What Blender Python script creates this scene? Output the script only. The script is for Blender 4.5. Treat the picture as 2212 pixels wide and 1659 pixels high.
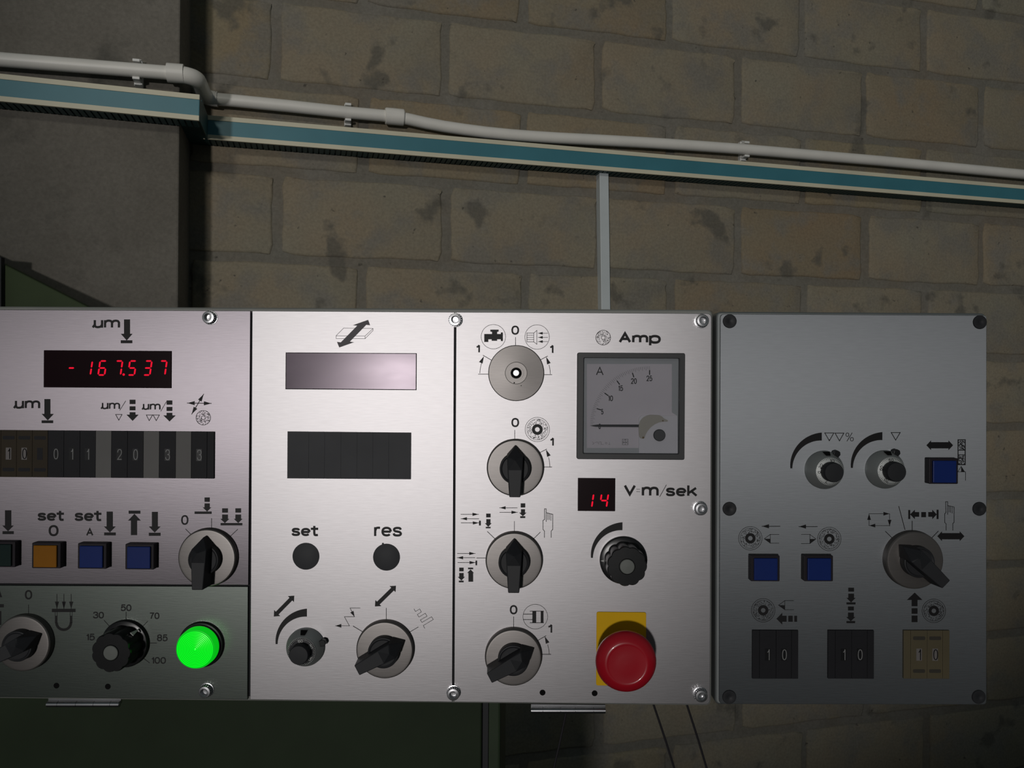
import bpy, bmesh, math, random
from mathutils import Vector, Matrix
random.seed(7)
for _o in list(bpy.data.objects):
    bpy.data.objects.remove(_o)
SC = bpy.context.scene
COL = SC.collection
PI = math.pi

# ------------------------------------------------------------------ camera, world, lamps, exposure
FPX, CX, CY = 1703.0, 1106.0, 829.5       # focal length and centre in photo pixels (2212 x 1659)
D, H0 = 0.534, 1.45                       # distance camera - panel, height of the camera
S = D / FPX                               # metres per pixel on the panel plane
MM = 0.001 / S                            # one millimetre in panel pixels
cam_d = bpy.data.cameras.new('camera')
cam = bpy.data.objects.new('camera', cam_d)
COL.objects.link(cam)
cam.location = (0, -D, H0)
cam.rotation_euler = (PI / 2, 0, 0)
cam_d.sensor_fit = 'HORIZONTAL'
cam_d.sensor_width = 36.0
cam_d.lens = 36.0 * FPX / 2212.0
cam_d.clip_start = 0.01
SC.camera = cam
SC.view_settings.view_transform = 'Standard'
SC.view_settings.look = 'None'
SC.view_settings.exposure = 0.0
SC.view_settings.gamma = 1.0
SC.view_settings.use_curve_mapping = False
SC.cycles.max_bounces = 8

world = bpy.data.worlds.new('hall_air')
SC.world = world
world.use_nodes = True
world.node_tree.nodes['Background'].inputs[0].default_value = (0.80, 0.97, 1.0, 1)
world.node_tree.nodes['Background'].inputs[1].default_value = 0.055


def lamp(name, loc, aim, sx, sy, watts, col):
    d = bpy.data.lights.new(name, 'AREA')
    d.shape = 'RECTANGLE'
    d.size, d.size_y, d.energy, d.color = sx, sy, watts, col
    o = bpy.data.objects.new(name, d)
    COL.objects.link(o)
    o.location = loc
    o.rotation_euler = (Vector(aim) - Vector(loc)).to_track_quat('-Z', 'Y').to_euler()
    return o


def spot(name, loc, aim, half, blend, size, watts, col):
    d = bpy.data.lights.new(name, 'SPOT')
    d.spot_size, d.spot_blend, d.shadow_soft_size, d.energy, d.color = 2 * half, blend, size, watts, col
    o = bpy.data.objects.new(name, d)
    COL.objects.link(o)
    o.location = loc
    o.rotation_euler = (Vector(aim) - Vector(loc)).to_track_quat('-Z', 'Y').to_euler()
    return o


spot('hall_lamp', (-1.36, -8.0, H0 - 0.08), (0.36, 1.6, H0 + 0.46), math.radians(10.4), 0.6, 0.22, 640.0, (1.0, 0.965, 0.94))
spot('wall_fill_spot', (-0.72, -4.3, H0 + 2.2), (0.35, 1.6, H0 + 1.05), math.radians(16.3), 0.45, 0.25, 150.0, (1.0, 0.96, 0.86))  # unseen spot added to brighten the wall, cone cut to spare the panel


# ------------------------------------------------------------------ materials
def M(name, col, rough=0.5, metal=0.0, var=0.12, scale=40.0, bump=0.0, emit=None, power=0.0, spec=None,
      aniso=0.0, coat=0.0, stretch=None, rvar=0.0):
    m = bpy.data.materials.new(name)
    m.use_nodes = True
    nt = m.node_tree
    b = nt.nodes['Principled BSDF']
    b.inputs['Roughness'].default_value = rough
    b.inputs['Metallic'].default_value = metal
    if spec is not None:
        b.inputs['Specular IOR Level'].default_value = spec
    b.inputs['Anisotropic'].default_value = aniso
    b.inputs['Coat Weight'].default_value = coat
    if name == 'smoked_window':
        b.inputs['Specular Tint'].default_value = (1.0, 0.86, 0.98, 1)
    tc = nt.nodes.new('ShaderNodeTexCoord')
    mp = nt.nodes.new('ShaderNodeMapping')
    nt.links.new(tc.outputs['Object'], mp.inputs[0])
    mp.inputs['Scale'].default_value = stretch or (1, 1, 1)
    n = nt.nodes.new('ShaderNodeTexNoise')
    n.inputs['Scale'].default_value = scale
    n.inputs['Detail'].default_value = 4
    nt.links.new(mp.outputs[0], n.inputs['Vector'])
    r = nt.nodes.new('ShaderNodeValToRGB')
    lo = [max(0, c * (1 - var)) for c in col[:3]] + [1]
    hi = [min(1, c * (1 + var)) for c in col[:3]] + [1]
    r.color_ramp.elements[0].color, r.color_ramp.elements[1].color = lo, hi
    r.color_ramp.elements[0].position, r.color_ramp.elements[1].position = 0.3, 0.7
    nt.links.new(n.outputs['Fac'], r.inputs[0])
    nt.links.new(r.outputs[0], b.inputs['Base Color'])
    if rvar:
        mr = nt.nodes.new('ShaderNodeMapRange')
        mr.inputs['To Min'].default_value, mr.inputs['To Max'].default_value = rough - rvar, rough + rvar
        nt.links.new(n.outputs['Fac'], mr.inputs['Value'])
        nt.links.new(mr.outputs[0], b.inputs['Roughness'])
    if bump:
        bp = nt.nodes.new('ShaderNodeBump')
        bp.inputs['Strength'].default_value = bump
        bp.inputs['Distance'].default_value = 0.0005
        nt.links.new(n.outputs['Fac'], bp.inputs['Height'])
        nt.links.new(bp.outputs[0], b.inputs['Normal'])
    if emit:
        b.inputs['Emission Color'].default_value = (*emit, 1)
        b.inputs['Emission Strength'].default_value = power
    return m


def brushed(name, col, rough, aniso, flat, flat_col):
    """aluminium brushed along the panel's length (aniso < 0: sheen spread along it), fine grain, a few dirt specks"""
    m = M(name, flat_col, 0.6, 0.0, var=0.05, scale=1500, stretch=(0.07, 1, 1), spec=0.0)
    nt = m.node_tree
    L = nt.links.new
    b = nt.nodes['Principled BSDF']
    out = nt.nodes['Material Output']
    tc = [n for n in nt.nodes if n.type == 'TEX_COORD'][0]
    grain = [n for n in nt.nodes if n.type == 'TEX_NOISE'][0]
    g = nt.nodes.new('ShaderNodeBsdfAnisotropic')
    g.distribution = 'BECKMANN'
    g.inputs['Roughness'].default_value = rough
    g.inputs['Anisotropy'].default_value = aniso
    tg = nt.nodes.new('ShaderNodeCombineXYZ')
    tg.inputs[0].default_value = 1.0
    L(tg.outputs[0], g.inputs['Tangent'])
    r = nt.nodes.new('ShaderNodeValToRGB')
    r.color_ramp.elements[0].color = [c * .96 for c in col] + [1]
    r.color_ramp.elements[1].color = [c * 1.04 for c in col] + [1]
    r.color_ramp.elements[0].position, r.color_ramp.elements[1].position = 0.3, 0.7
    L(grain.outputs['Fac'], r.inputs[0])
    v = nt.nodes.new('ShaderNodeTexVoronoi')
    v.inputs['Scale'].default_value = 32
    L(tc.outputs['Object'], v.inputs['Vector'])

    def less(src, val):
        n = nt.nodes.new('ShaderNodeMath')
        n.operation = 'LESS_THAN'
        n.inputs[1].default_value = val
        L(src, n.inputs[0])
        return n.outputs[0]
    sp = nt.nodes.new('ShaderNodeSeparateColor')
    L(v.outputs['Color'], sp.inputs[0])
    mu = nt.nodes.new('ShaderNodeMath')
    mu.operation = 'MULTIPLY'
    L(less(v.outputs['Distance'], 0.021), mu.inputs[0])
    L(less(sp.outputs[0], 0.22), mu.inputs[1])
    mx = nt.nodes.new('ShaderNodeMix')
    mx.data_type = 'RGBA'
    mx.inputs['B'].default_value = (0.03, 0.028, 0.025, 1)
    L(mu.outputs[0], mx.inputs['Factor'])
    L(r.outputs[0], mx.inputs['A'])
    L(mx.outputs['Result'], g.inputs['Color'])
    bp = nt.nodes.new('ShaderNodeBump')
    bp.inputs['Strength'].default_value = 0.022
    bp.inputs['Distance'].default_value = 0.0005
    L(grain.outputs['Fac'], bp.inputs['Height'])
    L(bp.outputs[0], g.inputs['Normal'])
    ms = nt.nodes.new('ShaderNodeMixShader')
    ms.inputs[0].default_value = flat
    L(g.outputs[0], ms.inputs[1])
    L(b.outputs[0], ms.inputs[2])
    L(ms.outputs[0], out.inputs[0])
    return m


ALU = brushed('brushed_aluminium', (0.40, 0.386, 0.397), 0.404, -0.06, 0.12, (0.3, 0.3, 0.3))
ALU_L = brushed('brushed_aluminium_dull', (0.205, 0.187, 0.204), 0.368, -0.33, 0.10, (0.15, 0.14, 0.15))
ALU_G = brushed('brushed_aluminium_green_cast', (0.172, 0.192, 0.176), 0.372, -0.12, 0.12, (0.09, 0.115, 0.095))  # dull finish; green cast from lamp and machine painted into the colour
ALU_R = brushed('anodised_aluminium', (0.155, 0.163, 0.172), 0.45, -0.45, 0.16, (0.32, 0.35, 0.37))
COLLAR = brushed('warm_grey_collar', (0.19, 0.178, 0.172), 0.40, 0.0, 0.24, (0.30, 0.275, 0.26))
BLKT = M('black_switch_plastic', (0.013, 0.013, 0.016), 0.6, var=0.1, spec=0.25)
SATIN = M('satin_dial_metal', (0.52, 0.54, 0.53), 0.5, 0.75, var=0.05)
BOX = M('grey_enclosure_paint', (0.26, 0.265, 0.245), 0.5, var=0.06)
BOX_R = M('grey_enclosure_alloy', (0.30, 0.32, 0.32), 0.45, 0.7, var=0.06)
INK = M('black_screen_print', (0.0075, 0.0068, 0.0075), 0.5, var=0.1, spec=0.3)
BLK = M('black_gloss_plastic', (0.012, 0.012, 0.013), 0.28, var=0.1)
BLKM = M('black_matt_plastic', (0.022, 0.023, 0.026), 0.5, var=0.12, spec=0.3)
CHROME = M('chrome', (0.72, 0.72, 0.74), 0.18, 1.0, var=0.05)
STEEL = M('zinc_plated_steel', (0.55, 0.55, 0.57), 0.28, 1.0, var=0.1)
WHITE = M('white_print', (0.60, 0.60, 0.58), 0.5, var=0.05)
GREYP = M('grey_print', (0.22, 0.22, 0.22), 0.5, var=0.05)
CAPG = M('grey_knob_cap', (0.16, 0.17, 0.155), 0.4, var=0.05)
HOLE = M('dark_hole', (0.006, 0.006, 0.006), 0.8, var=0.1, spec=0.1)
RED_W = M('dark_red_filter', (0.012, 0.003, 0.005), 0.25, var=0.1, spec=0.15)
RED_E = M('red_led_segment', (0.05, 0.002, 0.004), 0.6, emit=(1.0, 0.006, 0.035), power=0.85, spec=0.1)
SMOKE = M('smoked_window', (0.060, 0.045, 0.060), 0.22, 0.0, var=0.2, scale=14, stretch=(1, 2.5, 1), rvar=0.05, spec=0.40)
BLANK = M('hazed_black_blank', (0.050, 0.051, 0.056), 0.6, var=0.1, spec=0.35)  # black plastic, veil haze of the bright area put into the colour
BEIGE = M('beige_switch_plastic', (0.088, 0.070, 0.034), 0.55, var=0.06)
BEIGE_DIM = M('beige_switch_plastic_dim', (0.040, 0.030, 0.018), 0.6, var=0.08, spec=0.2)  # beige plastic darkened for the weaker light on the left bank
BEIGE_D = M('beige_recess', (0.030, 0.025, 0.016), 0.6, var=0.1)
SPACER = M('grey_spacer_plastic', (0.13, 0.125, 0.12), 0.6, var=0.05)
BLUE = M('blue_lens', (0.008, 0.026, 0.16), 0.4, var=0.1, spec=0.2)
ORANGE = M('orange_lens', (0.30, 0.115, 0.004), 0.45, var=0.1, spec=0.15)
TEALB = M('dark_green_lens', (0.008, 0.022, 0.020), 0.45, var=0.1, spec=0.15)
HOUS = M('button_housing', (0.016, 0.012, 0.017), 0.5, var=0.1, spec=0.25)
YEL = M('yellow_plate', (0.86, 0.50, 0.006), 0.55, var=0.04, spec=0.15)
REDM = M('red_mushroom', (0.46, 0.008, 0.020), 0.3, var=0.05, coat=0.2)
GRN = M('green_lens_lit', (0.0, 0.25, 0.02), 0.2, emit=(0.003, 0.95, 0.014), power=0.95, coat=0.5)
GRN_D = M('green_lens_groove_shade', (0.0, 0.12, 0.01), 0.2, emit=(0.002, 0.62, 0.008), power=0.55, coat=0.5)  # dimmer copy of the lens glow, painting the shading of the grooves
GRN_S = M('green_lens_side', (0.0, 0.2, 0.02), 0.3, emit=(0.002, 0.62, 0.01), power=0.75)
FACE = M('meter_face', (0.60, 0.565, 0.60), 0.6, var=0.03)
FACE_W = M('meter_cover', (0.60, 0.59, 0.62), 0.5, var=0.03)
FACE_G = M('meter_bevel_grey', (0.36, 0.38, 0.39), 0.5, var=0.03)
FRAME = M('meter_frame', (0.032, 0.033, 0.035), 0.45, var=0.08)
BOSS = M('meter_boss', (0.36, 0.34, 0.29), 0.5, var=0.04)
GREEN = M('machine_green_paint', (0.022, 0.034, 0.017), 0.55, var=0.12, scale=15, spec=0.15)
GREEN_L = M('machine_green_paint_light', (0.034, 0.052, 0.028), 0.55, var=0.12, scale=15, spec=0.2)
TEAL = M('trunking_teal', (0.055, 0.215, 0.27), 0.45, var=0.06, scale=12)
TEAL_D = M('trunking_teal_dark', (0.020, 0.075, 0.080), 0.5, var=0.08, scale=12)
CREAM = M('trunking_cream', (0.72, 0.68, 0.52), 0.5, var=0.05, scale=12)
PVC = M('white_pvc', (0.84, 0.82, 0.77), 0.4, var=0.05, scale=14)
PVC_W = M('bright_white_plastic', (0.80, 0.80, 0.78), 0.45, var=0.04)
TRUNK_W = M('cool_white_conduit', (0.60, 0.65, 0.67), 0.45, var=0.05, scale=10)
CABLE = M('black_cable', (0.012, 0.010, 0.013), 0.6, var=0.1)


def glass_pane(name):
    m = bpy.data.materials.new(name)
    m.use_nodes = True
    nt = m.node_tree
    nt.nodes.clear()
    out = nt.nodes.new('ShaderNodeOutputMaterial')
    mx = nt.nodes.new('ShaderNodeMixShader')
    tr = nt.nodes.new('ShaderNodeBsdfTransparent')
    gl = nt.nodes.new('ShaderNodeBsdfGlossy')
    gl.inputs['Roughness'].default_value = 0.08
    tr.inputs[0].default_value = (0.95, 0.95, 0.96, 1)
    mx.inputs[0].default_value = 0.05
    nt.links.new(tr.outputs[0], mx.inputs[1])
    nt.links.new(gl.outputs[0], mx.inputs[2])
    nt.links.new(mx.outputs[0], out.inputs[0])
    return m


GLASS = glass_pane('clear_meter_glass')


def masonry(name, plaster=False):
    m = bpy.data.materials.new(name)
    m.use_nodes = True
    nt = m.node_tree
    L = nt.links.new
    b = nt.nodes['Principled BSDF']
    b.inputs['Roughness'].default_value = 0.9
    b.inputs['Specular IOR Level'].default_value = 0.15
    tc = nt.nodes.new('ShaderNodeTexCoord')

    def noise(scale, detail=5, rough=0.55, off=0.0):
        n = nt.nodes.new('ShaderNodeTexNoise')
        n.inputs['Scale'].default_value = scale
        n.inputs['Detail'].default_value = detail
        n.inputs['Roughness'].default_value = rough
        if off:
            mp = nt.nodes.new('ShaderNodeMapping')
            mp.inputs['Location'].default_value = (off, off * 1.7, off * .3)
            L(tc.outputs['Object'], mp.inputs[0])
            L(mp.outputs[0], n.inputs['Vector'])
        else:
            L(tc.outputs['Object'], n.inputs['Vector'])
        return n.outputs['Fac']

    def ramp(src, p0, c0, p1, c1):
        r = nt.nodes.new('ShaderNodeValToRGB')
        e = r.color_ramp.elements
        e[0].position, e[0].color, e[1].position, e[1].color = p0, (*c0, 1), p1, (*c1, 1)
        L(src, r.inputs[0])
        return r.outputs[0]

    def mix(f, a, c, mode='MIX'):
        x = nt.nodes.new('ShaderNodeMix')
        x.data_type = 'RGBA'
        x.blend_type = mode
        if isinstance(f, float):
            x.inputs['Factor'].default_value = f
        else:
            L(f, x.inputs['Factor'])
        L(a, x.inputs['A'])
        if isinstance(c, tuple):
            x.inputs['B'].default_value = (*c, 1)
        else:
            L(c, x.inputs['B'])
        return x.outputs['Result']

    if plaster:
        base = ramp(noise(3.2), 0.35, (0.165, 0.152, 0.13), 0.65, (0.225, 0.21, 0.183))
        st = ramp(noise(4.5, 6, 0.6, 3.1), 0.56, (0, 0, 0), 0.70, (1, 1, 1))
        base = mix(st, base, (0.11, 0.106, 0.093))
    else:
        base = ramp(noise(4.2), 0.36, (0.290, 0.240, 0.172), 0.64, (0.272, 0.248, 0.190))
        at = nt.nodes.new('ShaderNodeAttribute')
        at.attribute_name = 'tone'
        base = mix(1.0, base, at.outputs['Color'], 'MULTIPLY')
        gr = ramp(noise(7.5, 5, 0.6, 5.3), 0.48, (0, 0, 0), 0.62, (0.8, 0.8, 0.8))
        base = mix(gr, base, (0.225, 0.212, 0.185))
        st = ramp(noise(9.0, 4, 0.5, 9.7), 0.61, (0, 0, 0), 0.67, (0.75, 0.75, 0.75))
        base = mix(st, base, (0.13, 0.123, 0.105))
        pit = ramp(noise(55, 3, 0.5, 2.2), 0.70, (0, 0, 0), 0.76, (0.8, 0.8, 0.8))
        base = mix(pit, base, (0.09, 0.083, 0.07))
    fine = ramp(noise(160, 3), 0.3, (0.88, 0.88, 0.88), 0.7, (1.1, 1.1, 1.1))
    base = mix(1.0, base, fine, 'MULTIPLY')
    L(base, b.inputs['Base Color'])
    bp = nt.nodes.new('ShaderNodeBump')
    bp.inputs['Strength'].default_value = 0.35
    bp.inputs['Distance'].default_value = 0.003
    L(noise(70, 6), bp.inputs['Height'])
    L(bp.outputs[0], b.inputs['Normal'])
    return m


BLOCKS = masonry('sand_block_masonry')
PLASTER = masonry('grey_render', True)
FLOORM = M('dark_concrete_floor', (0.09, 0.085, 0.08), 0.7, var=0.25, scale=3)


# ------------------------------------------------------------------ frames (a plane that things are mounted on)
CAM = Vector((0, -D, H0))


class Frame:
    def __init__(s, o, ex, n, unit):
        s.o = Vector(o)
        s.n = Vector(n).normalized()
        ex = Vector(ex)
        s.ex = (ex - ex.dot(s.n) * s.n).normalized()
        s.up = s.n.cross(s.ex)
        s.u = unit
        s.mat = Matrix((s.ex, s.up, s.n)).transposed().to_4x4()
        s.mat.translation = s.o

    def L(s, px, py, h=0.0):
        """photo pixel -> coordinates on the plane h units in front of this frame"""
        d = Vector(((px - CX) / FPX, 1.0, -(py - CY) / FPX))
        t = (h * s.u - (CAM - s.o).dot(s.n)) / d.dot(s.n)
        p = CAM + d * t - s.o
        return (p.dot(s.ex) / s.u, p.dot(s.up) / s.u)


F1 = Frame((0.135, 0, H0), (1, -0.0105, -0.0066), (-0.0105, -1, 0), S)       # the long panel
F2 = Frame((0.30, 0, H0), (1, 0, -0.0035), (0, -1, 0), S)                    # the box at the right
YA, PT, RO = 0.2476, -0.0133, 0.002
_cy, _sy, _cp, _sp, _cr, _sr = math.cos(YA), math.sin(YA), math.cos(PT), math.sin(PT), math.cos(RO), math.sin(RO)
_R = (Matrix(((_cr, -_sr, 0), (_sr, _cr, 0), (0, 0, 1))) @ Matrix(((1, 0, 0), (0, _cp, -_sp), (0, _sp, _cp)))
      @ Matrix(((_cy, 0, -_sy), (0, 1, 0), (_sy, 0, _cy))))
_ex = _R @ Vector((1, 0, 0))
_ey = _R @ Vector((0, 1, 0))
_w = lambda v: Vector((v.x, v.z, -v.y))
FW = Frame((-0.5489, 1.8511 - D, H0 + 1.1101), _w(_ex), _w(_ex).cross(-_w(_ey)), 1.0)   # block wall, metres


# ------------------------------------------------------------------ objects
def obj(name, bm, mat, parent=None, k=S, smooth=0.6, bevel=0.0, mats=None):
    me = bpy.data.meshes.new(name)
    bmesh.ops.recalc_face_normals(bm, faces=bm.faces)
    if k != 1.0:
        bmesh.ops.scale(bm, vec=(k, k, k), verts=bm.verts)
    for f in bm.faces:
        f.smooth = smooth > 0
    bm.to_mesh(me)
    bm.free()
    if smooth > 0:
        me.set_sharp_from_angle(angle=smooth)
    for x in (mats or [mat]):
        me.materials.append(x)
    o = bpy.data.objects.new(name, me)
    COL.objects.link(o)
    if parent is not None:
        o.parent = parent
    if bevel:
        md = o.modifiers.new('edge_bevel', 'BEVEL')
        md.width = bevel * k
        md.segments = 2
        md.limit_method = 'ANGLE'
        md.angle_limit = 0.7
    return o


def tag(o, label, cat, group=None):
    o['label'] = label
    o['category'] = cat
    if group:
        o['group'] = group
    return o


def thing(name, label, cat, fr, px=None, py=None, h=0.0, group=None):
    o = bpy.data.objects.new(name, None)
    o.empty_display_size = 0.01
    COL.objects.link(o)
    if px is None:
        o.matrix_world = fr.mat
    else:
        x, y = fr.L(px, py, h)
        o.matrix_world = fr.mat @ Matrix.Translation((x * fr.u, y * fr.u, h * fr.u))
    return tag(o, label, cat, group)


def prism(bm, pts, z0, z1, mi=0, scale_top=1.0):
    c = (sum(p[0] for p in pts) / len(pts), sum(p[1] for p in pts) / len(pts))
    a = [bm.verts.new((p[0], p[1], z0)) for p in pts]
    b = [bm.verts.new((c[0] + (p[0] - c[0]) * scale_top, c[1] + (p[1] - c[1]) * scale_top, z1)) for p in pts]
    fs = [bm.faces.new(a[::-1]), bm.faces.new(b)]
    n = len(pts)
    for i in range(n):
        fs.append(bm.faces.new((a[i], a[(i + 1) % n], b[(i + 1) % n], b[i])))
    for f in fs:
        f.material_index = mi
    return fs


def rect(x0, y0, x1, y1, r=0.0, n=4):
    if x0 > x1:
        x0, x1 = x1, x0
    if y0 > y1:
        y0, y1 = y1, y0
    if r <= 0:
        return [(x0, y0), (x1, y0), (x1, y1), (x0, y1)]
    out = []
    for cx, cy, a in ((x1 - r, y0 + r, -90), (x1 - r, y1 - r, 0), (x0 + r, y1 - r, 90), (x0 + r, y0 + r, 180)):
        for i in range(n + 1):
            t = math.radians(a + 90 * i / n)
            out.append((cx + r * math.cos(t), cy + r * math.sin(t)))
    return out


def circ(r, n=40, c=(0, 0), a0=0.0):
    return [(c[0] + r * math.cos(a0 + 2 * PI * i / n), c[1] + r * math.sin(a0 + 2 * PI * i / n)) for i in range(n)]


def box(bm, x0, y0, z0, x1, y1, z1, mi=0):
    return prism(bm, rect(x0, y0, x1, y1), min(z0, z1), max(z0, z1), mi)


def rings(bm, loops, mi=None, cap=True):
    """skin a list of closed vertex loops"""
    vs = [[bm.verts.new(p) for p in lp] for lp in loops]
    for k in range(len(vs) - 1):
        a, b = vs[k], vs[k + 1]
        n = len(a)
        for i in range(n):
            f = bm.faces.new((a[i], a[(i + 1) % n], b[(i + 1) % n], b[i]))
            if mi:
                f.material_index = mi[k]
    if cap:
        for v, w in ((vs[0][::-1], 0), (vs[-1], -1)):
            f = bm.faces.new(v)
            if mi:
                f.material_index = mi[w]
    return vs


def lathe(bm, prof, n=56, c=(0, 0), mi=None):
    rings(bm, [[(c[0] + max(r, 0.02) * math.cos(2 * PI * i / n), c[1] + max(r, 0.02) * math.sin(2 * PI * i / n), z)
                for i in range(n)] for r, z in prof], mi)


def tube(bm, pts, r, n=20, caps=True):
    pts = [Vector(p) for p in pts]
    loops = []
    ref = None
    for i, p in enumerate(pts):
        t = (pts[min(i + 1, len(pts) - 1)] - pts[max(i - 1, 0)]).normalized()
        if ref is None:
            ref = t.orthogonal().normalized()
        ref = (ref - ref.dot(t) * t).normalized()
        w = t.cross(ref)
        rr = r[i] if isinstance(r, list) else r
        loops.append([p + rr * (math.cos(2 * PI * k / n) * ref + math.sin(2 * PI * k / n) * w) for k in range(n)])
    rings(bm, loops, cap=caps)


def ring2d(bm, outer, inner, z0, z1):
    """flat frame between two outlines with the same number of points"""
    rings(bm, [[(x, y, z0) for x, y in inner], [(x, y, z0) for x, y in outer], [(x, y, z1) for x, y in outer],
               [(x, y, z1) for x, y in inner], [(x, y, z0) for x, y in inner]], cap=False)
    bmesh.ops.remove_doubles(bm, verts=bm.verts, dist=1e-6)


def ell(cx, cy, rx, ry, a0, a1, n=20, p=2.3):
    out = []
    for i in range(n + 1):
        t = math.radians(a0 + (a1 - a0) * i / n)
        c, q = math.cos(t), math.sin(t)
        out.append((cx + rx * math.copysign(abs(c) ** (2 / p), c), cy + ry * math.copysign(abs(q) ** (2 / p), q)))
    return out


def curve(pts, n=6):
    """smooth line through points (Catmull-Rom)"""
    out = []
    for i in range(len(pts) - 1):
        p0, p1, p2, p3 = pts[max(i - 1, 0)], pts[i], pts[i + 1], pts[min(i + 2, len(pts) - 1)]
        for k in range(n):
            t = k / n
            out.append(tuple(.5 * (2 * p1[j] + (p2[j] - p0[j]) * t + (2 * p0[j] - 5 * p1[j] + 4 * p2[j] - p3[j]) * t * t
                                   + (3 * p1[j] - p0[j] - 3 * p2[j] + p3[j]) * t ** 3) for j in (0, 1)))
    return out + [pts[-1]]


def ribbon(bm, pts, w, z0, z1, closed=False):
    """line of constant width with mitred corners"""
    P_ = [Vector(p) for p in pts]
    P_ = [p for i, p in enumerate(P_) if i == 0 or (p - P_[i - 1]).length > 1e-4]
    if closed and (P_[0] - P_[-1]).length < 1e-4:
        P_.pop()
    n = len(P_)
    lo, ro = [], []
    for i, p in enumerate(P_):
        a = P_[i - 1] if (i or closed) else None
        b = P_[(i + 1) % n] if (i < n - 1 or closed) else None
        d1 = (p - a).normalized() if a is not None else (b - p).normalized()
        d2 = (b - p).normalized() if b is not None else d1
        n1, n2 = Vector((-d1.y, d1.x)), Vector((-d2.y, d2.x))
        m = (n1 + n2)
        m = m.normalized() if m.length > 1e-3 else n1
        k = min(1 / max(m.dot(n1), .35), 2.0)
        lo.append(p + m * (w / 2) * k)
        ro.append(p - m * (w / 2) * k)
    v = [[bm.verts.new((q.x, q.y, z)) for q in side] for side in (lo, ro) for z in (z0, z1)]
    rng = range(n if closed else n - 1)
    for i in rng:
        j = (i + 1) % n
        bm.faces.new((v[1][i], v[1][j], v[3][j], v[3][i]))
        bm.faces.new((v[0][i], v[2][i], v[2][j], v[0][j]))
        bm.faces.new((v[0][i], v[0][j], v[1][j], v[1][i]))
        bm.faces.new((v[2][i], v[3][i], v[3][j], v[2][j]))
    if not closed:
        bm.faces.new((v[0][0], v[1][0], v[3][0], v[2][0]))
        bm.faces.new((v[0][-1], v[2][-1], v[3][-1], v[1][-1]))


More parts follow.
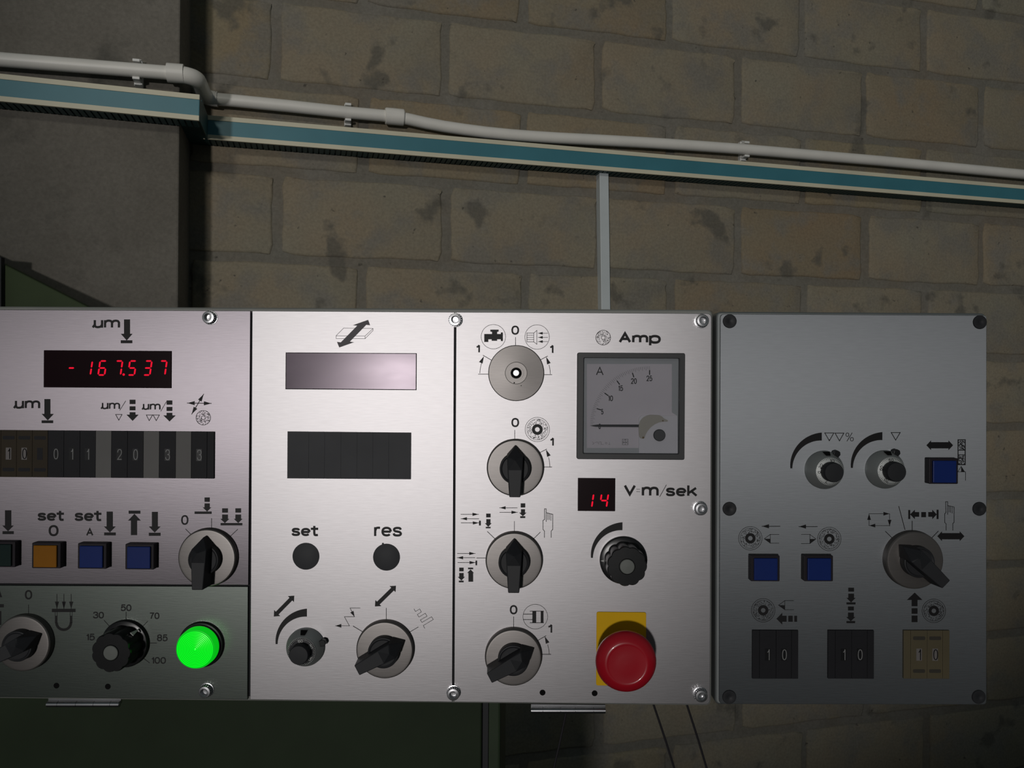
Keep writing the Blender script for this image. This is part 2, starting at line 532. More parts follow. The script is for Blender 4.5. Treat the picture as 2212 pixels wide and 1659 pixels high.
# glyph: (relative width, bottom, top, [(points, closed)]) with centre lines in a unit box
XH = 0.74
_arch = lambda x0, x1: [(x0, 0), (x0, 1)]
GL = {
    '0': (.62, 0, 1, [(ell(.5, .5, .5, .5, 0, 360, 28), True)]),
    '1': (.30, 0, 1, [([(0, .74), (.45, .79), (.8, .90), (1, 1.04)], False), ([(1, -.05), (1, 1.0)], False)]),
    '2': (.60, 0, 1, [(curve([(0, .70), (.06, .88), (.28, .99), (.5, 1), (.75, .98), (.95, .86), (.98, .68), (.82, .48), (.4, .25), (.08, .05)]) + [(0, 0), (1.05, 0)], False)]),
    '3': (.60, 0, 1, [(curve([(.02, .76), (.1, .92), (.32, 1), (.5, 1), (.78, .97), (.94, .85), (.94, .7), (.8, .57), (.4, .53)]), False),
                      (curve([(.4, .53), (.8, .5), (.99, .36), (1, .22), (.85, .05), (.5, 0), (.2, .03), (.02, .14), (0, .26)]), False)]),
    '5': (.62, 0, 1, [([(.98, 1), (.2, 1), (.07, .47)] + curve([(.09, .49), (.3, .62), (.55, .66), (.85, .58), (1, .34), (.88, .1), (.5, 0), (.16, .04), (0, .22)]), False)]),
    '6': (.62, 0, 1, [(ell(.5, .31, .5, .31, 0, 360, 24), True), (curve([(.95, .82), (.75, .97), (.45, 1), (.12, .82), (0, .5), (0, .3)]), False)]),
    '7': (.58, 0, 1, [([(-.04, 1), (1, 1), (.55, .5), (.3, -.04)], False)]),
    '8': (.62, 0, 1, [(ell(.5, .76, .44, .24, 0, 360, 24), True), (ell(.5, .27, .5, .27, 0, 360, 24), True)]),
    '%': (1.0, 0, 1, [(ell(.2, .78, .2, .22, 0, 360, 16), True), (ell(.8, .22, .2, .22, 0, 360, 16), True), ([(.14, -.03), (.84, 1.03)], False)]),
    '=': (.6, .3, .6, [([(0, 0), (1, 0)], False), ([(0, 1), (1, 1)], False)]),
    'm': (1.12, 0, XH, [([(0, -.1), (0, 1.08)], False), (curve([(0, .62), (.09, .9), (.25, 1), (.42, .93), (.5, .7)]) + [(.5, -.1)], False),
                        (curve([(.5, .62), (.59, .9), (.75, 1), (.92, .93), (1, .7)]) + [(1, -.1)], False)]),
    '\u00b5': (.80, -.03, XH, [([(.22, 1.08), (.22, .38), (0, -.05)], False), (curve([(.22, .38), (.30, .08), (.55, 0), (.85, .1), (1, .4)]), False),
                           ([(1, 1.08), (1, -.08)], False)]),
    's': (.72, 0, XH, [(curve([(.96, .76), (.85, .95), (.5, 1), (.16, .94), (.05, .76), (.2, .58), (.5, .52), (.82, .44), (.98, .25), (.86, .06), (.5, 0), (.12, .06), (0, .28)]), False)]),
    'e': (.78, 0, XH, [([(.03, .5), (1.0, .5)], False), (ell(.5, .5, .5, .5, 0, 318, 26), False)]),
    't': (.56, 0, 1, [([(.42, 1.03), (.42, .26)] + curve([(.42, .26), (.52, .04), (.8, 0), (1.2, .01)]), False), ([(-.32, XH * .95), (1.25, XH * .95)], False)]),
    'r': (.50, 0, XH, [([(0, -.1), (0, 1.08)], False), (curve([(0, .55), (.2, .9), (.55, 1), (1.1, 1)]), False)]),
    'A': (.88, 0, 1, [([(0, -.05), (.5, .96), (1, -.05)], False), ([(.18, .32), (.82, .32)], False)]),
    'V': (.88, 0, 1, [([(0, 1.05), (.5, .04), (1, 1.05)], False)]),
    'k': (.76, 0, 1, [([(0, -.05), (0, 1.05)], False), ([(.98, .78), (.1, .26)], False), ([(.36, .45), (1.05, -.04)], False)]),
    'p': (.82, -.28, XH, [([(0, -.05), (0, 1.05)], False), (ell(.5, .635, .5, .365, 0, 360, 26), True)]),
    'R': (.7, 0, 1, [([(0, 0), (0, 1), (.8, 1), (1, .75), (.8, .5), (0, .5)], False), ([(.5, .5), (1, 0)], False)]),
    'E': (.6, 0, 1, [([(1, 1), (0, 1), (0, 0), (1, 0)], False), ([(0, .5), (.9, .5)], False)]),
}


def word(bm, s, x0, y0, x1, y1, z0, z1, wt=2.0, rot=0.0):
    """word in a grotesque stroke face filling the box (y0 bottom, y1 top), turned by rot about the box centre"""
    gap = .035 + .08 * wt / max(y1 - y0, 1)
    lift = 0.0
    tot = sum(GL[c][0] for c in s) + gap * (len(s) - 1)
    lo, hi = min(GL[c][1] for c in s), max(GL[c][2] for c in s)
    cx, cy = (x0 + x1) / 2, (y0 + y1) / 2
    ca, sa = math.cos(rot), math.sin(rot)
    x = 0.0
    for c in s:
        w, b, t, lines = GL[c]
        gx0, gx1 = x0 + (x1 - x0) * x / tot + wt / 2, x0 + (x1 - x0) * (x + w) / tot - wt / 2
        gy0, gy1 = y0 + (y1 - y0) * (b - lo) / (hi - lo) + wt / 2, y0 + (y1 - y0) * (t - lo) / (hi - lo) - wt / 2
        if c == '1':
            gx0 -= wt * .15
        for pts, cl in lines:
            q = []
            for u, v in pts:
                px, py = gx0 + (gx1 - gx0) * u - cx, gy0 + (gy1 - gy0) * v - cy
                q.append((cx + px * ca - py * sa, cy + px * sa + py * ca))
            lift += 0.03
            ribbon(bm, q, wt, z0, z1 + lift, cl)
        x += w + gap


PRINT_H = 0.35      # thickness of printed marks, panel pixels


class Mark:
    """one printed mark on a face plate, drawn in photo pixels on the plate's plane"""

    def __init__(s, fr, z=0.0, crop=None):
        s.fr, s.bm, s.z = fr, bmesh.new(), z
        s.c = crop or (0, 0, 1.0)

    def p(s, x, y):
        return s.fr.L(s.c[0] + x / s.c[2], s.c[1] + y / s.c[2], s.z)

    def poly(s, *pts):
        prism(s.bm, [s.p(*q) for q in pts], s.z, s.z + PRINT_H)
        return s

    def bar(s, x0, y0, x1, y1):
        return s.poly((x0, y0), (x1, y0), (x1, y1), (x0, y1))

    def seg(s, a, b, w):
        a, b = Vector(s.p(*a)), Vector(s.p(*b))
        t = (b - a).normalized()
        n = Vector((-t.y, t.x)) * (w / 2)
        a2, b2 = a - t * (w / 2), b + t * (w / 2)
        prism(s.bm, [tuple(a2 - n), tuple(b2 - n), tuple(b2 + n), tuple(a2 + n)], s.z, s.z + PRINT_H)

    def line(s, *pts, w=1.3):
        for a, b in zip(pts, pts[1:]):
            s.seg(a, b, w)
        return s

    def arrow(s, a, b, w=1.3, hl=13.0, hw=8.0):
        va, vb = Vector(s.p(*a)), Vector(s.p(*b))
        t = (vb - va).normalized()
        n = Vector((-t.y, t.x))
        s.seg(a, b, w)
        q = vb - t * hl
        prism(s.bm, [tuple(vb), tuple(q + n * hw / 2), tuple(q - n * hw / 2)], s.z, s.z + PRINT_H)
        return s

    def disc(s, c, r):
        prism(s.bm, circ(r, 36, s.p(*c)), s.z, s.z + PRINT_H)
        return s

    def ring(s, c, r0, r1):
        c = s.p(*c)
        n = 44
        a, b = circ(r1, n, c), circ(r0, n, c)
        for i in range(n):
            j = (i + 1) % n
            prism(s.bm, [a[i], a[j], b[j], b[i]], s.z, s.z + PRINT_H)
        return s

    def dots(s, c, r0, r1, n, size=0.6):
        c = s.p(*c)
        for i in range(n):
            r = math.sqrt(random.uniform(r0 * r0, r1 * r1))
            a = random.uniform(0, 2 * PI)
            d, k, e = random.uniform(0, PI), random.uniform(.6, 1.9) * size, random.uniform(.55, .9) * size
            x, y = c[0] + r * math.cos(a), c[1] + r * math.sin(a)
            q = [(k, e), (-k, e), (-k, -e), (k, -e)]
            prism(s.bm, [(x + u * math.cos(d) - v * math.sin(d), y + u * math.sin(d) + v * math.cos(d)) for u, v in q],
                  s.z, s.z + PRINT_H)
        return s

    def arc(s, c, r, a0, a1, w, w1=None, r1=None, n=20):
        """arc about c from a0 to a1 degrees, its width and radius running from w, r to w1, r1"""
        c = s.p(*c)
        w1 = w if w1 is None else w1
        r1 = r if r1 is None else r1
        for i in range(n):
            q = []
            for t in (i / n, (i + 1) / n):
                a = math.radians(a0 + (a1 - a0) * t)
                rr, ww = r + (r1 - r) * t, (w + (w1 - w) * t) / 2
                q.append((c[0] + (rr - ww) * math.cos(a), c[1] + (rr - ww) * math.sin(a)))
                q.append((c[0] + (rr + ww) * math.cos(a), c[1] + (rr + ww) * math.sin(a)))
            prism(s.bm, [q[0], q[1], q[3], q[2]], s.z, s.z + PRINT_H)
        return s

    def text(s, t, x0, y0, x1, y1, wt=3.0):
        a, b = s.p(x0, y1), s.p(x1, y0)
        word(s.bm, t, a[0], a[1], b[0], b[1], s.z, s.z + PRINT_H, wt)
        return s

    def down(s, x0, x1, y0, yh, hx0, hx1, yt):
        """solid arrow: shaft x0-x1 from y0 to yh, head hx0-hx1 at yh, tip at yt (works upward too)"""
        m = (hx0 + hx1) / 2
        return s.poly((x0, y0), (x1, y0), (x1, yh), (hx1, yh), (m, yt), (hx0, yh), (x0, yh))

    def side(s, y0, y1, x0, xh, hy0, hy1, xt):
        m = (hy0 + hy1) / 2
        return s.poly((x0, y0), (xh, y0), (xh, hy0), (xt, m), (xh, hy1), (xh, y1), (x0, y1))

    def double(s, a, b, sw=8.0, hl=10.0, hw=17.0):
        va, vb = Vector(s.p(*a)), Vector(s.p(*b))
        t = (vb - va).normalized()
        n = Vector((-t.y, t.x))
        q = []
        q += [va, va + t * hl + n * hw / 2, va + t * hl + n * sw / 2, vb - t * hl + n * sw / 2, vb - t * hl + n * hw / 2]
        q += [vb, vb - t * hl - n * hw / 2, vb - t * hl - n * sw / 2, va + t * hl - n * sw / 2, va + t * hl - n * hw / 2]
        prism(s.bm, [tuple(v) for v in q], s.z, s.z + PRINT_H)
        return s

    def done(s, name, parent, mat=None):
        return obj(name, s.bm, mat or INK, parent, smooth=0)


# ------------------------------------------------------------------ setting: block wall, pillar, floor
def block_wall():
    bm = bmesh.new()
    tone = bm.loops.layers.color.new('tone')
    bw, bh, jt = 0.4, 0.2044, 0.0105
    s0, s1 = -2.0, 4.2

    def paint(fs, c):
        for f in fs:
            for lp in f.loops:
                lp[tone] = (*c, 1)
    t_top, t_bot = 3.5 * bh, -12.6 * bh
    v = [bm.verts.new(p) for p in ((s0, t_bot, -.003), (s1, t_bot, -.003), (s1, t_top, -.003), (s0, t_top, -.003))]
    paint([bm.faces.new(v)], (0.86, 0.88, 0.92))
    for k in range(-3, 12):
        ya, yb = -(k + 1) * bh + jt, -k * bh - jt
        if k == 2:
            yb -= 0.0
        off = 0.0 if k % 2 else 0.5
        for i in range(-6, 11):
            xa, xb = (i + off) * bw + jt + random.uniform(-.004, .004), (i + 1 + off) * bw - jt + random.uniform(-.004, .004)
            if xb > s1 or xa < s0:
                continue
            ph = [random.uniform(0, 6.3) for _ in range(6)]
            cr = random.uniform(.006, .022)

            def edge(inset, z):
                out = []
                for j, (p, q) in enumerate((((xa, ya), (xb, ya)), ((xb, ya), (xb, yb)), ((xb, yb), (xa, yb)), ((xa, yb), (xa, ya)))):
                    m = 14 if j % 2 == 0 else 8
                    for e in range(m):
                        t = e / m
                        x, y = p[0] + (q[0] - p[0]) * t, p[1] + (q[1] - p[1]) * t
                        w = .0012 * math.sin(7 * t + ph[j]) + .0009 * math.sin(19 * t + ph[(j + 1) % 4]) + random.uniform(-.0007, .0007)
                        nx, ny = ((0, 1), (-1, 0), (0, -1), (1, 0))[j]
                        dc = min(t, 1 - t) * (0.4 if j % 2 == 0 else 0.18)
                        cc = max(0, cr - dc) * .35
                        out.append((x + nx * (inset + w + cc), y + ny * (inset + w + cc), z))
                return out
            st = random.getstate()
            l0 = edge(0, -.0032)
            random.setstate(st)
            l1 = edge(.0012, -.0006)
            random.setstate(st)
            l2 = edge(.0060, .0012)
            n0 = len(bm.faces)
            rings(bm, [l0, l1, l2], cap=False)
            bm.faces.new([bm.verts.new(p) for p in l2])
            bm.faces.ensure_lookup_table()
            g = random.uniform(.94, 1.08)
            w = random.uniform(-.03, .04)
            paint(bm.faces[n0:], (g * (1 + w), g, g * (1 - w)))
    bmesh.ops.remove_doubles(bm, verts=bm.verts, dist=1e-6)
    o = obj('wall_back', bm, BLOCKS, None, k=1.0, smooth=0.9)
    o.matrix_world = FW.mat
    o['kind'] = 'structure'
    return o


wall = block_wall()
PX, _ = FW.L(410, 400)
PD = 0.147
bm = bmesh.new()
box(bm, PX - 3.2, -12.6 * .2044, -.004, PX, 3.5 * .2044, PD)
pillar = obj('wall_left', bm, PLASTER, None, k=1.0, smooth=0, bevel=0.004)
pillar.matrix_world = FW.mat
pillar['kind'] = 'structure'
bm = bmesh.new()
box(bm, -4, -6, -.05, 6, 4, 0)
fl = obj('floor', bm, FLOORM, None, k=1.0, smooth=0)
fl['kind'] = 'structure'

# ------------------------------------------------------------------ trunking, pipe and conduit on the wall
TT = FW.L(432, 248, .05)[1]
TB = FW.L(432, 300, .05)[1]


def trunking(label, pa, pb, z0, depth, group='slotted cable trunking on the wall'):
    """pa, pb: photo pixel and height of the lower front edge at both ends"""
    qa, qb = FW.L(*pa, z0 + depth), FW.L(*pb, z0 + depth)
    t = thing('cable_trunking', label, 'cable trunking', FW, None, group=group)
    t.matrix_world = FW.mat @ Matrix.Translation((*qa, z0)) @ Matrix.Rotation(math.atan2(qb[1] - qa[1], qb[0] - qa[0]), 4, 'Z')
    w, hh = math.hypot(qb[0] - qa[0], qb[1] - qa[1]), TT - TB
    bm = bmesh.new()
    box(bm, 0, 0.004, 0, w, hh - 0.004, depth - .008)
    n = int(w / 0.0125)
    for i in range(n):                                     # comb of fingers along top and bottom
        xa = i * 0.0125 + .002
        box(bm, xa, 0, .006, xa + .0092, .005, depth - .006)
        box(bm, xa, hh - .005, .006, xa + .0092, hh, depth - .006)
    obj('slotted_body', bm, TEAL_D, t, k=1.0, smooth=0)
    bm = bmesh.new()
    box(bm, 0, .0008, depth - .008, w, hh - .0008, depth)
    c = obj('cover', bm, TEAL, t, k=1.0, smooth=0, bevel=.001)
    for ya, yb in ((0.0, .0105), (hh - .0105, hh)):
        bm = bmesh.new()
        box(bm, 0, ya, depth - .004, w, yb, depth + .0015)
        obj('cream_lip', bm, CREAM, c, k=1.0, smooth=0, bevel=.0006)
    return t


RT = 0.046
trunking('teal and cream cable trunking on the rendered pillar at upper left', (-420, 178), (430, 261), PD, .050)
trunking('long teal and cream cable trunking crossing the block wall', (439, 300), (2560, 468), 0.001, .050)
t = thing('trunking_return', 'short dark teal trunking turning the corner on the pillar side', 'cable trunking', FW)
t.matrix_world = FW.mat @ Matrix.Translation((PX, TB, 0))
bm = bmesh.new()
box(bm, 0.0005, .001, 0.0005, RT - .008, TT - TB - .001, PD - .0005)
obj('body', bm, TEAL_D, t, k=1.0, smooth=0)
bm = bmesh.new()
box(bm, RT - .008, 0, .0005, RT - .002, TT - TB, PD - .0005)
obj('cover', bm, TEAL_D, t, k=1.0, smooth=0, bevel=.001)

t = thing('water_pipe', 'off-white plastic pipe with elbow running above the teal trunking', 'pipe', FW)
PR = 0.0140
zl = PD + .032
pl = lambda x, y, dn: (*FW.L(x, y, dn), dn)
a = pl(-300, 105, zl)
b = pl(372, 158, zl)
bm = bmesh.new()
tube(bm, [a, b], PR)
obj('pipe_length', bm, PVC, t, k=1.0)
w0 = pl(455, 213, .030)
bm = bmesh.new()
e0 = Vector(pl(368, 157.5, zl))
corner = Vector((PX + .036, w0[1], zl))
corner.y = e0.y - .003
c2 = Vector((corner.x, w0[1], .030))
pts = [e0, e0.lerp(corner, .3)]


def fillet(p0, p1, p2, r, n=8):
    p0, p1, p2 = Vector(p0), Vector(p1), Vector(p2)
    u, v = (p0 - p1).normalized(), (p2 - p1).normalized()
    aa, bb = p1 + u * r, p1 + v * r
    return [(aa.lerp(p1, i / n)).lerp(p1.lerp(bb, i / n), i / n) for i in range(n + 1)]


pts += fillet(e0, corner, c2, .030) + fillet(corner, c2, w0, .026)
pts += [Vector(w0)]
tube(bm, pts, [PR * 1.22] * (len(pts) - 1) + [PR * 1.2], n=24)
obj('elbow', bm, PVC, t, k=1.0)
bm = bmesh.new()
e1 = Vector(pl(368, 157.5, zl))
dx = (Vector(b) - Vector(a)).normalized()
tube(bm, [e1 - dx * .006, e1 + dx * .026], PR * 1.38)
obj('elbow_socket', bm, PVC, t, k=1.0)
path = [(455, 213), (500, 217), (620, 229), (750, 243), (850, 252)]
bm = bmesh.new()
tube(bm, [pl(x, y, .030) for x, y in path], PR)
obj('pipe_length', bm, PVC, t, k=1.0)
bm = bmesh.new()
tube(bm, [pl(832, 250.5, .030), pl(834, 250.6, .030), pl(871, 254, .030), pl(873, 254.2, .030)],
     [PR * 1.28, PR * 1.4, PR * 1.4, PR * 1.28])
obj('coupling', bm, PVC, t, k=1.0)
path = [(855, 253), (880, 257), (920, 266), (960, 273.5), (1000, 279.5), (1050, 286), (1100, 291), (1150, 294.8), (1200, 298), (1300, 303),
        (1400, 308.5), (1500, 315), (1600, 322), (1700, 330.5), (1800, 339), (1900, 347.5), (2050, 361.5), (2212, 377), (2500, 404)]
bm = bmesh.new()
tube(bm, [pl(x, y, .030) for x, y in path], PR)
obj('bent_pipe_length', bm, PVC, t, k=1.0)
for x, y, z in ((295, 151, PD), (752, 243, 0.0), (1612, 323, 0.0)):
    bm = bmesh.new()
    c = FW.L(x, y, z + .030)
    box(bm, c[0] - .008, c[1] - .0265, z, c[0] + .008, c[1] + .0265, z + .014)
    for sg in (-1, 1):
        box(bm, c[0] - .007, c[1] + sg * .0155, z + .014, c[0] + .007, c[1] + sg * .021, z + .036)
        box(bm, c[0] - .007, c[1] + sg * .0245, z + .014, c[0] + .007, c[1] + sg * .0265, z + .020)
    obj('pipe_clip', bm, PVC_W, t, k=1.0, smooth=0, bevel=.001)

t = thing('conduit', 'narrow white vertical conduit below the teal trunking', 'cable conduit', FW)
ca, cb = FW.L(1305, 373, .028), FW.L(1309, 672, .028)
t.matrix_world = FW.mat @ Matrix.Translation((ca[0], TB, 0)) @ Matrix.Rotation(math.atan2(cb[0] - ca[0], ca[1] - cb[1]), 4, 'Z')
bm = bmesh.new()
box(bm, -.0115, -0.62, 0, .0115, -.0005, .022)
obj('base', bm, TRUNK_W, t, k=1.0, smooth=0)
bm = bmesh.new()
box(bm, -.0122, -0.62, .022, .0122, -.0005, .028)
obj('lid', bm, TRUNK_W, t, k=1.0, smooth=0, bevel=.0012)

# ------------------------------------------------------------------ green machine behind and below the panel
mach = thing('machine_column', 'dark green machine column behind and below the long control panel', 'machine', F1)
ZB = -100 * MM           # its front, behind the box
LM = lambda x, y, z=ZB: F1.L(x, y, z)
floor_y = -(H0 - 0.001) / S
bm = bmesh.new()
xl, xr = LM(-220, 800)[0], LM(1086, 800, ZB - 25)[0]
prism(bm, [(xl, floor_y), (xr, floor_y), (xr, LM(1000, 1400)[1]), (xl, LM(0, 1400)[1])], ZB - 900, ZB - 25)
body = obj('body', bm, GREEN_L, mach, smooth=0, bevel=6)
bm = bmesh.new()
prism(bm, [(xl, floor_y), (LM(1041, 1500)[0], floor_y), (LM(1041, 1500)[0], LM(1000, 1400)[1]), (xl, LM(0, 1400)[1])], ZB - 25, ZB)
obj('front_cover', bm, GREEN, mach, smooth=0, bevel=4)
bm = bmesh.new()
x0 = LM(1041, 1500)[0]
prism(bm, rect(x0, floor_y, x0 + 16, LM(0, 1420)[1]), ZB - 25, ZB - 16)
obj('gap_shade', bm, BLKM, mach, smooth=0)  # dark strip painting the shade in the gap beside the front cover
grd = thing('machine_guard', 'dark green sloping machine guard in front of the grey pillar at left', 'machine guard', F1)
ZG = -960 * MM
fg = -(H0 - 0.001) / S
LG = lambda x, y: F1.L(x, y, ZG)
bm = bmesh.new()
prism(bm, [(LG(-60, 900)[0], fg), (LG(300, 900)[0], fg), LG(300, 717), LG(192, 664), LG(11, 572), LG(-60, 537)], ZG - 20 * MM, ZG)
obj('green_sheet', bm, M('guard_green_paint', (0.060, 0.085, 0.040), 0.6, var=0.1, scale=10, spec=0.2), grd, smooth=0, bevel=8)
bm = bmesh.new()
prism(bm, [LG(-55, 760), LG(11, 760), LG(11, 557), LG(-55, 552)], ZG, ZG + 12 * MM)
obj('edge_strip', bm, BLKM, grd, smooth=0, bevel=4)

for (xa, xb, lab) in ((1412, 1452, 'dark thin cable hanging under the panel, second of three'),
                      (1484, 1522, 'dark thin cable hanging under the panel, nearest the small box'),
                      (1226, 1192, 'dark thin cable hanging under the panel hinge, slanting left')):
    t = thing('hanging_cable', lab, 'cable', F1, group='thin cables hanging below the panel')
    bm = bmesh.new()
    z = -70 * MM
    p0, p1 = Vector((*F1.L(xa, 1523, z), z)), Vector((*F1.L(xb, 1659, z), z))
    d = p1 - p0
    pts = [p0 + Vector((0, 2, 0))] + [p0 + d * q + Vector((math.sin(q * 1.5) * 5, 0, 0)) for q in (.0, .3, .6, 1, 1.5, 2.2)]
    end = pts[-1]
    pts += [end + Vector((d.x * .2, -400, 0)), Vector((end.x + d.x * .3, floor_y + 8, z))]
    tube(bm, pts, 2.6, n=8)
    obj('cable_sheath', bm, CABLE, t)

# ------------------------------------------------------------------ the long panel
panel = thing('operator_console', 'long brushed aluminium control console with dials, displays and switches', 'control console', F1)
LX = lambda x, y, z=0: F1.L(x, y, z)
PT_ = 2 * MM


def quad(fr, pts, r=0.0):
    return [fr.L(*p) for p in pts]


def plate(name, fr, x0t, x0b, x1t, x1b, y0l, y0r, y1l, y1r, mat, parent, z1=0.0, r=(0, 0, 0, 0), label=None):
    """face plate from its four photo corners; r = rounding of top-left, top-right, bottom-right, bottom-left"""
    cs = [Vector(fr.L(x0t, y0l)), Vector(fr.L(x1t, y0r)), Vector(fr.L(x1b, y1r)), Vector(fr.L(x0b, y1l))]
    out = []
    for i, c in enumerate(cs):
        if r[i] <= 0:
            out.append(tuple(c))
        else:
            u, v = (cs[i - 1] - c).normalized(), (cs[(i + 1) % 4] - c).normalized()
            for k in range(7):
                q = k / 6
                a_, b_ = c + u * r[i], c + v * r[i]
                out.append(tuple(a_.lerp(c, q).lerp(c.lerp(b_, q), q)))
    bm = bmesh.new()
    prism(bm, out[::-1], z1 - PT_ + .02, z1)
    o = obj(name, bm, mat, parent, smooth=0, bevel=1.0)
    if label:
        o['label'] = label
    return o


def shell(name, fr, pts, z0, z1, mat, parent, r):
    cs = [Vector(fr.L(*p)) for p in pts]
    out = []
    for i, c in enumerate(cs):
        u, v = (cs[i - 1] - c).normalized(), (cs[(i + 1) % 4] - c).normalized()
        for k in range(7):
            q = k / 6
            a_, b_ = c + u * r, c + v * r
            out.append(tuple(a_.lerp(c, q).lerp(c.lerp(b_, q), q)))
    bm = bmesh.new()
    prism(bm, out[::-1], z0, z1)
    return obj(name, bm, mat, parent, smooth=0.5, bevel=4)


shell('enclosure_box', F1, [(-160, 660.5), (1541.5, 668.5), (1538.5, 1527.5), (-162, 1510)], ZB, -PT_, BOX, panel, 14)
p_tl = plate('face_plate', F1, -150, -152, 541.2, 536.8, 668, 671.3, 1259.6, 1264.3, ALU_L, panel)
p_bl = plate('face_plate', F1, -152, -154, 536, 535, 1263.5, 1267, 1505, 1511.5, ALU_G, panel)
p_mid = plate('face_plate', F1, 544.6, 540.0, 981.6, 977.2, 671.3, 674, 1511.5, 1516.5, ALU, panel)
p_r = plate('face_plate', F1, 985.2, 980.6, 1537, 1534, 674, 677, 1516.5, 1522, ALU, panel, r=(0, 11, 11, 0))
bm = bmesh.new()
prism(bm, [LX(-150, 672), LX(1530, 680), LX(1528, 1515), LX(-150, 1500)][::-1], -PT_, -PT_ + 1.2)
obj('seam_backing', bm, BLKT, panel, smooth=0)


def cap_screw(px, py, parent, fr):
    x, y = fr.L(px, py)
    bm = bmesh.new()
    lathe(bm, [(15.5, 0), (15.5, 2.2), (13.2, 2.6), (13.4, 13), (12.2, 15), (8.2, 15.4), (7.0, 14.4), (6.4, 6), (0, 5.6)], 36, (x, y))
    for k in range(18):
        q = 2 * PI * k / 18
        prism(bm, circ(0.9, 6, (x + 13.2 * math.cos(q), y + 13.2 * math.sin(q))), 3, 12)
    return obj('cap_screw', bm, STEEL, parent)


for px, py, pp in ((455, 686.5, p_tl), (447, 1490, p_bl), (984, 691.5, p_mid), (980, 1495, p_mid), (1515, 693.5, p_r),
                   (1512, 1097.5, p_r), (1512, 1498.5, p_r)):
    cap_screw(px, py, pp, F1)


def hole(px, py, r, parent):
    bm = bmesh.new()
    prism(bm, circ(r, 24, F1.L(px, py)), 0, .4)
    return obj('screw_hole', bm, HOLE, parent, smooth=0)


hole(122, 1481, 6.2, p_bl)
hole(233, 1483, 6.2, p_bl)
hole(1172, 1496, 6.3, p_r)
hole(1284.5, 1497.5, 6.3, p_r)


def hinge(x0, x1, y, joints, parent):
    bm = bmesh.new()
    js = [x0] + joints + [x1]
    yy = y
    for q in range(len(js) - 1):
        a_, b_ = F1.L(js[q] + .5, yy, -6), F1.L(js[q + 1] - .5, yy, -6)
        tube(bm, [(*a_, -6), (*b_, -6)], 6.3, n=20)
    a_, b_ = F1.L(x0, yy, -6), F1.L(x1, yy, -6)
    tube(bm, [(*a_, -6), (*b_, -6)], 4.0, n=12)
    box(bm, a_[0], a_[1] + 1, -16, b_[0], a_[1] + 12, -10)
    return obj('hinge', bm, STEEL, parent, k=S)


hinge(1147, 1308, 1534.5, [1172.6, 1211, 1243, 1282], panel)
hinge(102, 259, 1521, [126, 166, 204, 240], panel)

# printed marks, drawn from crops of the photo: (x origin, y origin, zoom)
C1, C2 = (0, 660, 3.949), (0, 1060, 3.949)
C3, C4, C5, C6 = (540, 660, 3.95), (540, 1080, 3.687), (980, 670, 4.046), (980, 1070, 3.607)
CT = (200, 840, 7.9)
f = F1
# --- upper left plate
Mark(f).text('\u00b5m', 198, 690.5, 259.5, 709, 4.8).done('printed_word', p_tl)
Mark(f).down(268, 281, 690, 721, 261, 286.5, 735.5).bar(261, 735, 286, 741.5).done('arrow_symbol', p_tl)
Mark(f).text('\u00b5m', 28, 865, 87, 883, 4.6).done('printed_word', p_tl)
Mark(f).down(96, 109, 862, 894, 90, 116.5, 908).bar(90, 908, 115, 914).done('arrow_symbol', p_tl)
Mark(f).text('\u00b5m', 217, 870, 259.5, 884, 3.2).line((259, 886), (271.5, 866.3), w=1.1).done('printed_word', p_tl)
Mark(f, 0, CT).line((394, 438), (502, 438), (448, 534), (394, 438), w=1.3).done('triangle_symbol', p_tl)
Mark(f, 0, CT).bar(633, 185, 733, 260).bar(633, 298, 733, 367).down(633, 733, 398, 440, 580, 787, 547).done('arrow_symbol', p_tl)
Mark(f).text('\u00b5m', 305.7, 872, 347, 885.5, 3.2).line((347.5, 888), (359, 868.5), w=1.1).done('printed_word', p_tl)
Mark(f, 0, CT).line((918, 446), (1024, 446), (967, 542), (918, 446), w=1.3).line((1034, 446), (1140, 446), (1087, 542), (1034, 446), w=1.3).done('triangle_symbol', p_tl)
Mark(f, 0, CT).bar(1263, 197, 1362, 270).bar(1263, 308, 1362, 378).down(1263, 1362, 408, 452, 1208, 1420, 557).done('arrow_symbol', p_tl)
m = Mark(f, 0, CT)
for a_, b_ in (((1900, 246), (1618, 242)), ((1740, 244), (2025, 249)), ((1760, 320), (1895, 92)), ((1830, 200), (1693, 430))):
    m.arrow(a_, b_, 1.5, 16, 9)
m.done('arrow_symbol', p_tl)


def wheel(fr, c, crop, parent, r, full=False, z=0.0, n=150):
    """grinding wheel sign: stippled disc; full = with rim circle and dark flange"""
    m = Mark(fr, z, crop)
    if full:
        m.ring(c, r - .9, r).ring(c, r * .855 - .7, r * .855).dots(c, r * .47, r * .83, n, .62)
        m.ring(c, r * .19, r * .44)
    else:
        m.ring(c, r - 1.1, r).ring(c, r * .25 - .5, r * .25 + .6).dots(c, r * .3, r * .93, n, .62)
    return m.done('wheel_symbol', parent)


